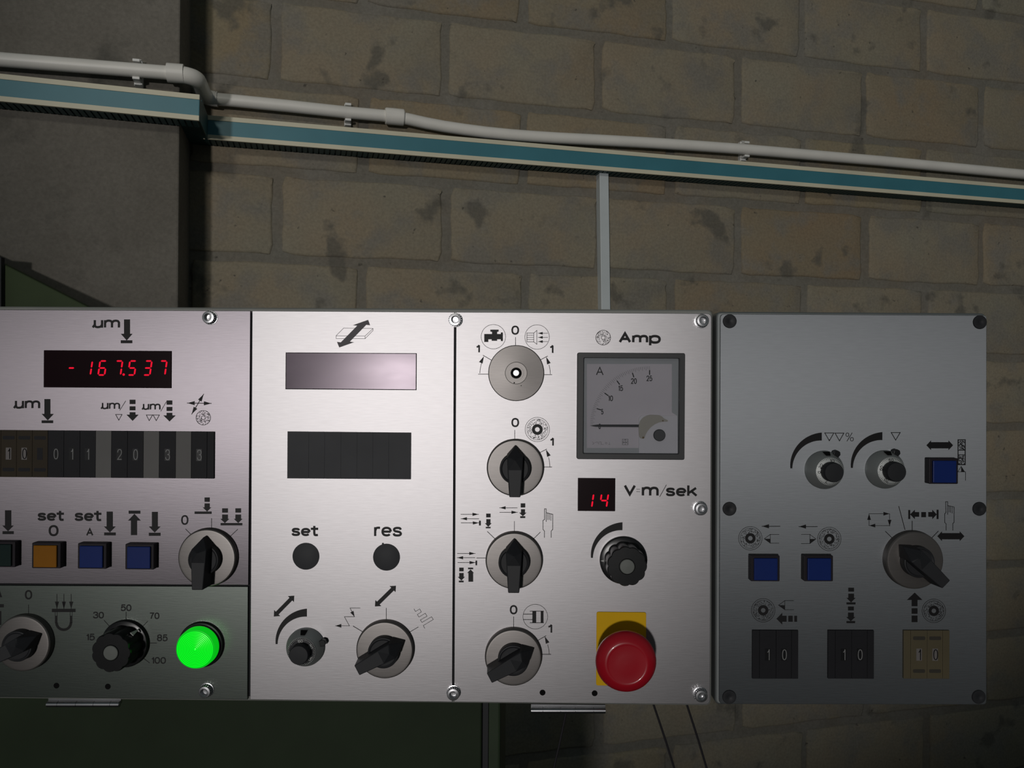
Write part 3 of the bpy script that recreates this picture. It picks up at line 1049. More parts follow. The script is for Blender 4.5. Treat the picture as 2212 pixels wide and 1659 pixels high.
wheel(F1, (1890, 493), CT, p_tl, 16.3)
Mark(f, 0, C2).down(43, 97, 167, 297, 20, 118, 346).bar(22, 345, 118, 370).done('arrow_symbol', p_tl)
Mark(f, 0, C2).text('set', 320, 165, 545, 256, 4.9).text('0', 415, 293, 500, 388, 4.6).done('printed_word', p_tl)
Mark(f, 0, C2).text('set', 636, 165, 865, 258, 4.9).text('A', 735, 317, 797, 384, 3.2).done('printed_word', p_tl)
Mark(f, 0, C2).down(910, 963, 178, 305, 887, 988, 356).bar(889, 356, 988, 381).done('arrow_symbol', p_tl)
Mark(f, 0, C2).bar(1098, 170, 1198, 196).down(1117, 1170, 379, 255, 1092, 1202, 197).done('arrow_symbol', p_tl)
Mark(f, 0, C2).down(1296, 1347, 180, 305, 1270, 1370, 357).bar(1270, 358, 1370, 385).done('arrow_symbol', p_tl)
Mark(f, 0, C2).text('0', 1545, 208, 1608, 291, 3.5).done('printed_number', p_tl)
Mark(f, 0, C2).bar(1745, 57, 1790, 95).down(1745, 1790, 108, 142, 1730, 1803, 178).bar(1660, 177, 1806, 198).done('arrow_symbol', p_tl)
m = Mark(f, 0, C2).bar(1895, 150, 1945, 187).down(1895, 1945, 203, 240, 1880, 1957, 276)
m.bar(2008, 150, 2057, 187).down(2008, 2057, 203, 240, 1995, 2070, 276).bar(1882, 275, 2068, 296).done('arrow_symbol', p_tl)
Mark(f, 0, C2).line((1585, 328), (1632, 376)).line((1805, 237), (1805, 320)).line((2027, 330), (1968, 386)).done('tick_marks', p_tl)
# --- lower left plate
C8 = (0, 1270, 8.733)
Mark(f, 0, C8).text('0', 470, 40, 608, 217, 3.5).done('printed_number', p_bl)
Mark(f, 0, C8).line((540, 320), (540, 480), w=1.2).done('tick_marks', p_bl)
m = Mark(f, 0, C8)
for x in (1075, 1206, 1344):
    m.arrow((x, 118), (x, 392), 1.2, 15.5, 9)
m.bar(980, 393, 1425, 455)
for x in (1042, 1079, 1323, 1361):
    m.line((x, 455), (x, 530), w=0.9)
m.bar(1038, 525, 1083, 660).bar(1320, 525, 1365, 660).arc((1201.5, 652), 15.8, 180, 360, 5.6)
m.done('magnet_symbol', p_bl)
Mark(f).poly((-9, 1290), (4.5, 1290), (-1, 1274)).bar(-44, 1305, 8.3, 1312).bar(-2, 1320, 2.8, 1350).done('magnet_symbol', p_bl)
C9 = (180, 1290, 9.76)
for t_, x0, y0, x1, y1 in (('30', 205, 308, 435, 447), ('50', 788, 153, 1015, 292), ('70', 1395, 323, 1605, 461),
                           ('15', 62, 770, 243, 910), ('85', 1553, 785, 1778, 928), ('100', 1437, 1263, 1742, 1402)):
    Mark(f, 0, C9).text(t_, x0, y0, x1, y1, 2.5).done('printed_number', p_bl)
m = Mark(f, 0, C9)
for a_, b_ in (((440, 488), (545, 605)), ((902, 315), (902, 460)), ((1357, 508), (1255, 615)), ((1545, 967), (1400, 967)), ((1395, 1383), (1270, 1287))):
    m.line(a_, b_, w=1.3)
m.done('tick_marks', p_bl)
# --- middle plate
m = Mark(f, 0, C3).line((735, 258), (800, 192), (1050, 196), (982, 260), (735, 258), w=.8)
m.line((735, 258), (735, 282), (982, 283), (982, 260), w=.8).line((1050, 196), (1050, 213), (982, 283), w=.8)
m.done('workpiece_symbol', p_mid)
INK_V = M('violet_black_print', (0.055, 0.045, 0.055), 0.5, var=0.1)
m = Mark(f, .3, C3).poly((742, 310), (762, 358), (888, 313), (852, 308), (992, 165), (1025, 168), (1008, 122), (878, 168), (915, 172), (775, 314))
m.done('arrow_symbol', p_mid, INK_V)
Mark(f, 0, C4).text('set', 330, 200, 543, 287, 4.9).done('printed_word', p_mid)
Mark(f, 0, C4).text('res', 988, 214, 1212, 290, 4.9).done('printed_word', p_mid)
Mark(f, 0, C4).double((190, 928), (353, 762), 8.5, 10.5, 18.5).done('arrow_symbol', p_mid)
Mark(f, 0, C4).double((995, 848), (1163, 683), 8.5, 10.5, 18.5).done('arrow_symbol', p_mid)


def taper(fr, x, y, parent):
    return Mark(fr).arc((x, y), 65.6, 180, 90, 4.2, 17.3, 69.0, 26).done('increase_arc', parent)


taper(F1, 662.6, 1392, p_mid)
m = Mark(f, 0, C4).line((877, 860), (797, 860), (833, 930), (752, 930), (792, 1002), (690, 1002), w=1.0)
m.arrow((805, 877), (833, 930), 1.0, 12.5, 8).arrow((792, 1002), (680, 1002), 1.0, 13, 8).done('zigzag_symbol', p_mid)
m = Mark(f, 0, C4).line((823, 1005), (898, 1050), w=1.4).line((1086, 862), (1086, 962), w=1.2).line((1340, 1012), (1272, 1052), w=1.2)
m.done('tick_marks', p_mid)
m = Mark(f, 0, C4).line((1307, 868), (1318, 888), (1352, 868), (1365, 892), (1333, 912), (1346, 933), (1396, 902), (1410, 926), (1357, 955), (1370, 975),
                        (1446, 930), (1460, 952), (1380, 1000), (1392, 1022), w=.9)
m.done('wave_symbol', p_mid)
# --- right plate
m = Mark(f, 0, C5).ring((347, 232), 26, 26.9)
m.poly((267, 208), (335, 208), (335, 190), (320, 187), (320, 170), (393, 170), (393, 187), (380, 190), (380, 208), (412, 208), (412, 195), (430, 195),
       (430, 270), (412, 270), (412, 255), (380, 255), (380, 268), (332, 268), (332, 255), (303, 255), (303, 278), (267, 278)).done('valve_symbol', p_r)
m = Mark(f, 0, C5).ring((729, 235), 26, 26.9).line((640, 200), (700, 200), (700, 277), (640, 277), (640, 200), w=1)
for y in (219, 238, 257):
    m.line((640, y), (700, y), w=.9)
m.line((700, 200), (727, 177), (727, 298), (700, 277), w=1)
for y in (202, 238, 275):
    m.arrow((822, y), (738, y), 1.0, 10, 6)
m.done('suction_symbol', p_r)
for y0, y1 in ((135, 215), (942, 1022)):
    Mark(f, 0, C5).text('0', 504, y0, 572, y1, 3.7).done('printed_number', p_r)
Mark(f, 0, C6).text('0', 437, 855, 497, 927, 3.7).done('printed_number', p_r)
for cr, x0, y0, x1, y1 in ((C5, 195, 300, 230, 373), (C5, 838, 302, 873, 378), (C5, 840, 1112, 876, 1188), (C6, 733, 1003, 768, 1073)):
    Mark(f, 0, cr).text('1', x0, y0, x1, y1, 3.6).done('printed_number', p_r)
m = Mark(f, 0, C5).line((540, 238), (540, 318), w=1.2).line((258, 395), (332, 438)).line((217, 559), (302, 559))
m.arc((548, 559), 79, 179, 162, 1.1).arrow((236, 462), (265, 402), .3, 16, 8.5)
m.line((757, 435), (820, 402)).line((788, 564), (858, 564)).arc((548, 562), 73.5, 1, 17, 1.1).arrow((833, 470), (808, 408), .3, 16, 8.5)
m.done('tick_marks', p_r)
m = Mark(f, 0, C5).line((534, 1050), (534, 1142), w=1.2).line((745, 1249), (812, 1215)).line((785, 1371), (857, 1371))
m.arc((540, 1371), 74.5, 1, 17, 1.1).arrow((833, 1278), (806, 1217), .3, 16, 8.5).done('tick_marks', p_r)
wheel(F1, (731, 1043), C5, p_r, 26.8, True, n=260)
m = Mark(f, 0, C6)
m.arrow((495, 97), (358, 97), 1.2, 13, 7).arrow((360, 132), (497, 132), 1.2, 13, 7)
m.bar(522, 62, 558, 95).down(524, 556, 108, 135, 510, 568, 163).bar(518, 162, 558, 177).done('arrow_symbol', p_r)
m = Mark(f, 0, C6).arrow((57, 148), (193, 148), 1.2, 13, 7).arrow((195, 182), (57, 182), 1.2, 13, 7).arrow((58, 215), (196, 215), 1.2, 13, 7).bar(197, 197, 212, 235)
m.bar(253, 142, 288, 172).down(254, 287, 185, 217, 243, 296, 246).bar(250, 245, 288, 257).done('arrow_symbol', p_r)
m = Mark(f, 0, C6).arrow((30, 453), (168, 453), 1.2, 13, 7).arrow((165, 486), (27, 486), 1.2, 13, 7).arrow((33, 524), (170, 524), 1.2, 13, 7).bar(170, 508, 183, 545)
m.bar(43, 563, 78, 592).down(43, 78, 605, 635, 32, 88, 664).bar(40, 664, 78, 678)
m.bar(112, 563, 152, 576).down(115, 152, 673, 605, 105, 158, 577).done('arrow_symbol', p_r)


def hand(fr, parent, crop, pts, fingers, w=1.3):
    m = Mark(fr, 0, crop)
    for q in pts:
        m.line(*q, w=w)
    for q in fingers:
        m.line(*q, w=w * .85)
    return m.done('hand_symbol', parent)


hand(F1, p_r, C6, [[(707, 328), (707, 278), (696, 265), (696, 195), (708, 188), (708, 105), (721, 105), (721, 204)],
                   [(721, 135), (772, 148), (772, 265), (760, 278), (760, 328)]],
     [[(733, 140), (733, 190)], [(745, 143), (745, 190)], [(757, 146), (757, 195)]])
m = Mark(f, 0, C6).line((263, 282), (322, 339)).line((473, 203), (473, 283), w=1.2).line((674, 288), (622, 339)).line((180, 488), (253, 488), w=1.2)
m.done('tick_marks', p_r)
m = Mark(f, 0, C6).ring((636, 945), 26.2, 27.1).line((543, 925), (613, 925)).line((543, 968), (613, 968)).bar(613, 903, 643, 993).bar(678, 900, 700, 995)
m.line((595, 902), (700, 902)).line((595, 993), (700, 993)).done('coil_symbol', p_r)
m = Mark(f, 0, C6).line((467, 947), (467, 1040), w=1.2).line((650, 1133), (718, 1095)).line((688, 1238), (757, 1238))
m.arc((472, 1240), 75.5, 1, 17, 1.1).arrow((735, 1158), (709, 1098), .3, 16, 8.5).done('tick_marks', p_r)
CA = (1220, 670, 3.685)
wheel(F1, (306, 219), CA, p_r, 16.5)
Mark(f, 0, CA).text('Amp', 428, 174, 765, 285, 5.4).done('printed_word', p_r)
m = Mark(f, 0, CA).text('V', 468, 1390, 567, 1478, 5.4).text('=', 568, 1424, 600, 1446, .9).text('m', 612, 1405, 748, 1479, 5.4)
m.line((756, 1484), (808, 1392), w=1.2).text('sek', 803, 1390, 1055, 1481, 5.0).done('printed_word', p_r)
taper(F1, 1344.2, 1205.6, p_r)

# ------------------------------------------------------------------ the box at the right
box2 = thing('control_box', 'separate anodised control box at the right end of the long panel', 'control box', F2)
shell('enclosure_box', F2, [(1549, 672.5), (2134.5, 676), (2134, 1526), (1546.5, 1525)], -75 * MM, -PT_, BOX_R, box2, 12)
p_x = plate('face_plate', F2, 1556.5, 1554, 2131.5, 2131, 678.3, 681, 1520.5, 1522, ALU_R, box2, r=(8, 8, 8, 8))
bm = bmesh.new()
xx = F2.L(1535, 900, -40 * MM)[0]
box(bm, F2.L(1541.5, 900, -60 * MM)[0] + 4, F2.L(0, 1440, 0)[1], -66 * MM, F2.L(1549, 900, -60 * MM)[0] + 14, F2.L(0, 700, 0)[1], -30 * MM)
obj('mounting_bracket', bm, BLKM, box2, smooth=0)
for px, py in ((1576, 694), (2116, 696), (1575.5, 1099), (2115, 1099), (1575, 1505), (2113.5, 1505)):
    bm = bmesh.new()
    lathe(bm, [(14.9, 0), (15.0, 1.4), (14.0, 3.0), (5, 3.4), (3.6, 2.8), (0, 2.8)], 36, F2.L(px, py))
    obj('black_plug', bm, BLKM, p_x)
CB, CC = (1540, 660, 3.568), (1540, 1060, 3.318)
f = F2
taper(F2, 1774.9, 1012, p_x)
taper(F2, 1905.7, 1011, p_x)
m = Mark(f, 0, CB).line((862, 982), (932, 982), (897, 1042), (862, 982), w=1.5).line((941, 983), (1009, 983), (975, 1043), (941, 983), w=1.5)
m.text('%', 1022, 980, 1085, 1046, 1.3).done('triangle_symbol', p_x)
Mark(f, 0, CB).line((1374, 979), (1443, 979), (1408, 1037), (1374, 979), w=1.5).done('triangle_symbol', p_x)
Mark(f, 0, CB).double((1645, 1077), (1851, 1077), 13.5, 10, 21).done('arrow_symbol', p_x)
m = Mark(f, 0, CB).line((1889, 1035), (1944, 1035), (1944, 1226), (1889, 1226), (1889, 1035), w=2)
m.line((1889, 1115), (1944, 1115), w=1.5).line((1889, 1150), (1944, 1150), w=1.5)
for y0, y1 in ((1040, 1112), (1154, 1222)):
    for i in range(70):
        q = (random.uniform(1894, 1938), random.uniform(y0, y1))
        a_ = random.uniform(0, PI)
        m.line(q, (q[0] + 6 * math.cos(a_), q[1] + 6 * math.sin(a_)), w=1.0)
m.line((1887, 1282), (1913, 1240), (1940, 1282), w=1).poly((1913, 1238), (1940, 1282), (1913, 1282)).line((1887, 1282), (1946, 1282), (1946, 1348), w=1)
m.done('workpiece_symbol', p_x)
wheel(F2, (268, 341), CC, p_x, 25.8, True, n=180)
wheel(F2, (834, 346), CC, p_x, 25.8, True, n=180)
wheel(F2, (360, 857), CC, p_x, 25.8, True, n=180)
wheel(F2, (1583, 861), CC, p_x, 25.8, True, n=180)


def dresser(parent, x0, xb, xt, y0, y1):
    """dressing tool: open body with a half filled tip"""
    ym = (y0 + y1) / 2
    m = Mark(F2, 0, CC).line((x0, y0), (xb, y0), (xb, y1), (x0, y1), w=1.0).line((xb, y0), (xt, ym), (xb, y1), w=1.0)
    m.poly((xt, ym), (xb, ym), (xb, y1))
    return m.done('dressing_tool_symbol', parent)


dresser(p_x, 473, 411, 368, 313, 376)
dresser(p_x, 634, 695, 738, 313, 379)
dresser(p_x, 578, 515, 470, 788, 853)
Mark(f, 0, CC).arrow((480, 255), (352, 255), 1.4, 15, 9).done('arrow_symbol', p_x)
Mark(f, 0, CC).arrow((748, 257), (617, 257), 1.4, 15, 9).done('arrow_symbol', p_x)
m = Mark(f, 0, CC).arrow((1120, 165), (1265, 165), 1.0, 13, 8).arrow((1266, 165), (1266, 252), 1.0, 13, 8).arrow((1268, 250), (1120, 250), 1.0, 13, 8)
m.arrow((1119, 250), (1119, 166), 1.0, 13, 8).done('cycle_symbol', p_x)
m = Mark(f, 0, CC).line((1332, 113), (1376, 278), w=1.4).line((1237, 292), (1292, 346), w=1.4).line((1428, 217), (1428, 300), w=1.4)
m.line((1615, 290), (1563, 343), w=1.4).done('tick_marks', p_x)
m = Mark(f, 0, CC).bar(1400, 138, 1414, 203).side(153, 187, 1478, 1447, 136, 204, 1413).bar(1493, 153, 1527, 190).side(153, 187, 1543, 1572, 136, 204, 1604)
m.bar(1603, 136, 1617, 203).done('arrow_symbol', p_x)
CH = (1890, 1080, 7.9)
hand(F2, p_x, CH, [[(1214, 515), (1214, 408), (1190, 384), (1190, 236), (1210, 215), (1207, 30), (1240, 30), (1240, 245)],
                   [(1240, 95), (1350, 120), (1350, 380), (1328, 402), (1328, 515)]],
     [[(1265, 105), (1265, 205)], [(1290, 110), (1290, 212)], [(1318, 115), (1318, 225)]], w=1.2)
Mark(f, 0, CC).double((1608, 326), (1802, 326), 13.5, 10, 21).done('arrow_symbol', p_x)
Mark(f, 0, CC).side(896, 939, 528, 497, 875, 960, 455).bar(540, 896, 572, 939).bar(583, 896, 603, 939).done('arrow_symbol', p_x)
m = Mark(f, 0, CC).bar(970, 695, 1011, 723).down(970, 1011, 738, 768, 957, 1022, 801).bar(957, 800, 1022, 815).bar(968, 830, 1010, 858)
m.down(968, 1010, 873, 905, 955, 1020, 935).bar(957, 934, 1019, 949).done('arrow_symbol', p_x)
m = Mark(f, 0, CC).down(1424, 1466, 828, 783, 1390, 1502, 730).bar(1424, 842, 1466, 882).bar(1424, 895, 1466, 942).done('arrow_symbol', p_x)


# ------------------------------------------------------------------ instruments
def selector(fr, px, py, turn, label, knob=True, r=60.5):
    t = thing('selector_switch', label, 'selector switch', fr, px, py, group='grey collared selector switches')
    bm = bmesh.new()
    if knob:
        lathe(bm, [(r + 1, 0), (r + 1, 10), (r, 15), (r - 2.2, 17), (r - 6, 17.3), (0, 17.3)], 72)
    else:
        lathe(bm, [(r + .5, 0), (r + .5, 3), (r - 1.2, 5), (24, 7.4), (23, 6.6), (16, 6.6), (16, 9), (12, 9), (11, 5), (0, 5)], 72)
    obj('collar', bm, COLLAR, t)
    if not knob:
        bm = bmesh.new()
        lathe(bm, [(11, 5), (11, 6), (0, 6)], 24)
        obj('shaft_seal', bm, HOLE, t)
        bm = bmesh.new()
        lathe(bm, [(7, 6), (7, 24), (6.2, 25), (0, 25)], 24, (0, 0))
        obj('shaft', bm, CHROME, t)
        bm = bmesh.new()
        for x, y, q in ((-4, -21, 1.5), (11, -27, 1.1)):
            prism(bm, circ(q, 8, (x, y)), 7.2, 7.6)
        obj('pin_hole', bm, HOLE, t, smooth=0)
        return t
    a = -math.radians(turn)
    bm = bmesh.new()
    lathe(bm, [(33, 17.3), (33, 34), (32, 36), (30, 36.5), (27, 35), (0, 35)], 56)
    hb = obj('hub', bm, BLKM, t, smooth=0.35)
    bm = bmesh.new()
    v = lambda x, y, z: bm.verts.new((x, y, z))
    b0 = [v(0, 50, 18), v(18, 30, 18), v(17, 0, 18), v(13, -57, 18), v(-13, -57, 18), v(-17, 0, 18), v(-18, 30, 18)]
    t0 = [v(0, 49, 34), v(16.5, 26, 60), v(15, 0, 63), v(11.5, -56, 66), v(-11.5, -56, 66), v(-15, 0, 63), v(-16.5, 26, 60)]
    c = v(0, 22, 66)
    for i in range(7):
        j = (i + 1) % 7
        bm.faces.new((b0[i], b0[j], t0[j], t0[i]))
    bm.faces.new(b0[::-1])
    bm.faces.new((t0[0], t0[1], c))
    bm.faces.new((t0[6], t0[0], c))
    bm.faces.new((t0[1], t0[2], t0[5], t0[6], c))
    bm.faces.new((t0[2], t0[3], t0[4], t0[5]))
    h = obj('handle', bm, BLKM, t, smooth=0, bevel=1.6)
    h.rotation_euler = (0, 0, a)
    hb.rotation_euler = (0, 0, a)
    return t


selector(F1, 1115, 806, 0, 'knobless selector collar with bare shaft under the tap sign', knob=False, r=60)
selector(F1, 1113, 1009, 0, 'selector switch pointing up, left of the red 14 display')
selector(F1, 1110.5, 1208, 0, 'selector switch pointing up, left of the fluted black knob')
selector(F1, 1109, 1415, 62, 'selector switch turned right, left of the red emergency button')
selector(F1, 833.5, 1399, 62, 'selector switch turned right, beside the zigzag sign on the middle plate', r=61)
selector(F1, 453, 1202, 0, 'selector switch pointing up, right of the blue push buttons', r=62)
selector(F1, 58, 1385, 62, 'shadowed selector switch at lower left near the magnet sign', r=60)
selector(F2, 1968, 1207, -46, 'selector switch turned left on the right hand control box', r=61)


def fluted_knob(fr, px, py, pt, label):
    t = thing('rotary_knob', label, 'knob', fr, px, py, group='fluted black rotary knobs')
    bm = bmesh.new()
    lathe(bm, [(51, 0), (51.2, 7), (49.5, 10.5), (43, 12.5), (0, 13)], 72)
    sk = obj('skirt', bm, BLK, t)
    bm = bmesh.new()
    n = 144

    def loop(r, z, amp):
        return [((r + amp * (abs(math.cos(5.5 * (2 * PI * i / n))) ** .7 - .6)) * math.cos(2 * PI * i / n),
                 (r + amp * (abs(math.cos(5.5 * (2 * PI * i / n))) ** .7 - .6)) * math.sin(2 * PI * i / n), z) for i in range(n)]
    rings(bm, [loop(41, 12.6, 3.4), loop(40.7, 60, 3.4), loop(40.2, 62.4, 3.3), loop(39.0, 64.3, 3.1), loop(17, 64.5, 0), loop(15.5, 63.4, 0)])
    obj('fluted_grip', bm, BLK, t, smooth=0.45)
    bm = bmesh.new()
    lathe(bm, [(15.3, 64.4), (15.3, 65.6), (14.2, 66.4), (0, 66.8)], 36)
    obj('cap', bm, CAPG, t)
    bm = bmesh.new()
    a = math.radians(pt[0])
    r0, r1, w = pt[1], pt[2], pt[3]
    e, q = Vector((math.cos(a), math.sin(a))), Vector((-math.sin(a), math.cos(a)))
    if pt[4]:                                  # pointer climbing the flank of the grip
        lo = [(*(e * r1), 12.0), (*(e * r0 + q * w), pt[4]), (*(e * r0 - q * w), pt[4])]
        rings(bm, [lo, [(x + 2.2 * e.x, y + 2.2 * e.y, z + 1.0) for x, y, z in lo]])
    else:
        prism(bm, [tuple(e * r1), tuple(e * r0 + q * w), tuple(e * r0 - q * w)], 11.5, 13.8)
    obj('pointer', bm, WHITE, t, smooth=0)
    return t


fluted_knob(F1, 272.7, 1388.4, (45, 42.5, 47, 4.6, 38), 'fluted black knob with number scale from 15 to 100')
fluted_knob(F1, 1346, 1209, (180, 43, 50, 2.5, 0), 'fluted black knob above the red emergency button')


def dial(fr, px, py, lever, nums, label, ring=None, ink=None):
    t = thing('turns_dial', label, 'dial', fr, px, py, group='chrome ten turn dials')
    bm = bmesh.new()
    lathe(bm, [(41, 0), (41.2, 7), (40, 11), (31, 29), (29.5, 31), (29.5, 34), (0, 34)], 64)
    c = obj('chrome_skirt', bm, SATIN, t)
    bm = bmesh.new()
    for rr, ww in ((32.6, 4.5), (38.5, 7.5)):
        pass
    vs = [(-4.5, 32.6, 27.6), (4.5, 32.6, 27.6), (7.5, 39.2, 14.8), (-7.5, 39.2, 14.8)]
    rings(bm, [[(x, y, z) for x, y, z in vs], [(x * 1.0, y + .8, z + .5) for x, y, z in vs]])
    obj('count_window', bm, HOLE, t, smooth=0)
    bm = bmesh.new()
    lathe(bm, [(29.2, 34), (29, 35.5), (24, 36.6), (0, 36.6)], 56)
    s_ = obj('scale_ring', bm, ring or BLKM, t)
    bm = bmesh.new()
    for i in range(50):
        a = 2 * PI * i / 50
        e, q = Vector((math.cos(a), math.sin(a))), Vector((-math.sin(a), math.cos(a))) * .35
        r0 = 26.0 if i % 5 else 24.8
        prism(bm, [tuple(e * 28.6 + q), tuple(e * r0 + q), tuple(e * r0 - q), tuple(e * 28.6 - q)], 35.4, 36.6)
    obj('scale_ticks', bm, ink or WHITE, s_, smooth=0)
    for s2, ang in nums:
        bm = bmesh.new()
        a = math.radians(ang)
        x, y = 23.0 * math.cos(a), 23.0 * math.sin(a)
        w = 2.6 * len(s2)
        word(bm, s2, x - w, y - 2.8, x + w, y + 2.8, 36.6, 37.0, .9, a - PI / 2)
        obj('scale_number', bm, ink or WHITE, s_, smooth=0)
    bm = bmesh.new()
    n = 120
    lp = lambda r, z, k: [((r + k * math.cos(40 * 2 * PI * i / n)) * math.cos(2 * PI * i / n), (r + k * math.cos(40 * 2 * PI * i / n)) * math.sin(2 * PI * i / n), z) for i in range(n)]
    rings(bm, [lp(20.4, 36.6, .25), lp(20.4, 56, .25), lp(19, 58, 0), lp(6, 58.4, 0)])
    obj('knob', bm, BLKM, t)
    bm = bmesh.new()
    prism(bm, [(36, -6), (44, -7.5), (49, -3.5), (49, 3.5), (44, 7.5), (36, 6)], 7, 19)
    lv = obj('brake_lever', bm, BLK, t, smooth=0, bevel=1.2)
    lv.rotation_euler = (0, 0, math.radians(lever))
    return t


dial(F1, 661, 1396, 18, (('50', 30), ('60', 95), ('30', -35)), 'small chrome dial with black knob on the middle plate')  # black ring stands in for metal mirroring dark surroundings
dial(F2, 1778.5, 1014.5, 58, (('20', 150), ('0', 185), ('7', 250), ('10', 80)), 'chrome dial under the double triangle and percent sign', SATIN, INK)
dial(F2, 1909, 1013.5, 62, (('60', 165), ('50', 95), ('70', 240)), 'chrome dial under the single triangle sign', SATIN, INK)


def push_button(fr, px, py, mat, label, group='square push buttons'):
    t = thing('push_button', label, 'push button', fr, px, py, group=group)
    bm = bmesh.new()
    prism(bm, rect(-31, -27.5, 31, 27.5, 2), 0, 19)
    obj('housing', bm, HOUS, t, smooth=0, bevel=1.2)
    bm = bmesh.new()
    prism(bm, rect(-25, -24.5, 25, 22.5, 1.5), 19, 24)
    obj('lens_cap', bm, mat, t, smooth=0, bevel=1.5)
    return t


push_button(F1, 14, 1193.5, TEALB, 'dark green push button cut by the left edge')
push_button(F1, 111, 1196, ORANGE, 'orange square push button below the set 0 sign')
push_button(F1, 209, 1197, BLUE, 'blue push button below the set A sign')
push_button(F1, 310.5, 1198.5, BLUE, 'blue push button below the up and down arrows')
push_button(F2, 2028, 1015.5, BLUE, 'blue push button at upper right below the double headed arrow')
push_button(F2, 1647, 1223.5, BLUE, 'blue push button below the leftmost grinding wheel sign')
push_button(F2, 1761, 1223.5, BLUE, 'second blue push button of the lower pair on the right box')

# green pilot lamp
t = thing('pilot_lamp', 'round green pilot lamp lit beside the numbered knob', 'indicator lamp', F1, 436, 1391)
bm = bmesh.new()
lathe(bm, [(49.5, 0), (49.5, 4), (47.5, 8), (44.5, 9), (44, 14), (0, 14)], 72)
obj('bezel', bm, M('dark_chrome_bezel', (0.10, 0.11, 0.10), 0.25, 0.9), t)
bm = bmesh.new()
lathe(bm, [(43, 14), (42.6, 30), (41.4, 33), (0, 33)], 72)
obj('lens_side', bm, GRN_S, t)
prof, mi = [(41.4, 33), (40.6, 35.5), (38.6, 36)], [2, 2]
nr = 11
for k in range(nr):
    ra = 38.4 - k * 3.4
    prof += [(ra, 36.2), (ra - .5, 37.0), (ra - 1.9, 37.2), (ra - 2.5, 36.2)]
    mi += [1, 0, 0, 0]
prof += [(0, 36.8)]
mi = (mi + [0] * len(prof))[:len(prof)]
bm = bmesh.new()
lathe(bm, prof, 72, mi=mi)
obj('lens', bm, GRN, t, mats=[GRN, GRN_D, GRN_S])

# emergency stop
t = thing('emergency_stop', 'red mushroom emergency stop button on a yellow plate', 'emergency stop button', F1, 1341.5, 1401)
bm = bmesh.new()
prism(bm, rect(-53.5, -79.5, 53.5, 79.5, 4), 0, 3)
obj('yellow_plate', bm, YEL, t, smooth=0, bevel=.8)
bm = bmesh.new()
lathe(bm, [(36, 3), (36, 14), (30, 16), (27, 20), (27, 66), (0, 66)], 48)
obj('stem', bm, HOUS, t)
bm = bmesh.new()
lathe(bm, [(27, 66), (50, 66), (59, 68), (62.4, 73), (62.6, 79), (60, 86), (54, 92.5), (46, 96.6), (41, 98), (39.5, 97.4), (38, 97.2), (20, 98), (0, 98.3)], 80)
obj('mushroom_head', bm, REDM, t, smooth=1.2)

# seven segment displays
SEG = {'0': 'abcdef', '1': 'bc', '2': 'abged', '3': 'abgcd', '4': 'fgbc', '5': 'afgcd', '6': 'afgedc', '7': 'abc', '8': 'abcdefg', '9': 'abcdfg', '-': 'g'}


def seven(bm, ch, cx, cy, w, h, th, z0, z1, slant=.14):
    hw, hh, g = w / 2, h / 2, th * .28
    P_ = {'a': ((-hw, hh), (hw, hh)), 'g': ((-hw, 0), (hw, 0)), 'd': ((-hw, -hh), (hw, -hh)), 'b': ((hw, hh), (hw, 0)), 'c': ((hw, 0), (hw, -hh)),
          'f': ((-hw, hh), (-hw, 0)), 'e': ((-hw, 0), (-hw, -hh))}
    for s_ in SEG[ch]:
        a, b = Vector(P_[s_][0]), Vector(P_[s_][1])
        d = (b - a).normalized()
        n = Vector((-d.y, d.x)) * th / 2
        a2, b2 = a + d * g, b - d * g
        a3, b3 = a2 + d * th / 2, b2 - d * th / 2
        q = [a2, a3 + n, b3 + n, b2, b3 - n, a3 - n]
        prism(bm, [(cx + v.x + slant * v.y, cy + v.y) for v in q], z0, z1)


def display(fr, x0, y0, x1, y1, digits, label, crop, dh, dw, cyp):
    t = thing('digital_display', label, 'digital display', fr, (x0 + x1) / 2, (y0 + y1) / 2)
    o = fr.L((x0 + x1) / 2, (y0 + y1) / 2)
    hw, hh = (x1 - x0) / 2, (y1 - y0) / 2
    bm = bmesh.new()
    prism(bm, rect(-hw, -hh, hw, hh, 1), 0, 1.2)
    w = obj('filter_window', bm, RED_W, t, smooth=0, bevel=.5)
    for ch, cx in digits:
        bm = bmesh.new()
        p = fr.L(crop[0] + cx / crop[2], crop[1] + cyp / crop[2])
        x, y = p[0] - o[0], p[1] - o[1]
        if ch == '.':
            prism(bm, circ(2.6, 16, (x, y - dh / 2 + 1)), 1.2, 1.5)
            obj('decimal_point', bm, RED_E, t, smooth=0)
            continue
        seven(bm, ch, x, y, dw, dh, 3.4, 1.2, 1.5)
        obj('digit' if ch != '-' else 'minus_sign', bm, RED_E, t, smooth=0)
    return t


display(F1, 93, 757, 373, 838, [('-', 612), ('1', 755), ('6', 876), ('7', 1012), ('.', 1058), ('5', 1130), ('3', 1262), ('7', 1390)],
        'wide dark red display reading -167.537', C1, 30.5, 14, 533)
display(F1, 1248, 1032.5, 1329, 1104, [('1', 195), ('4', 312)], 'small dark red display reading 14', CA, 29, 14.5, 1515)

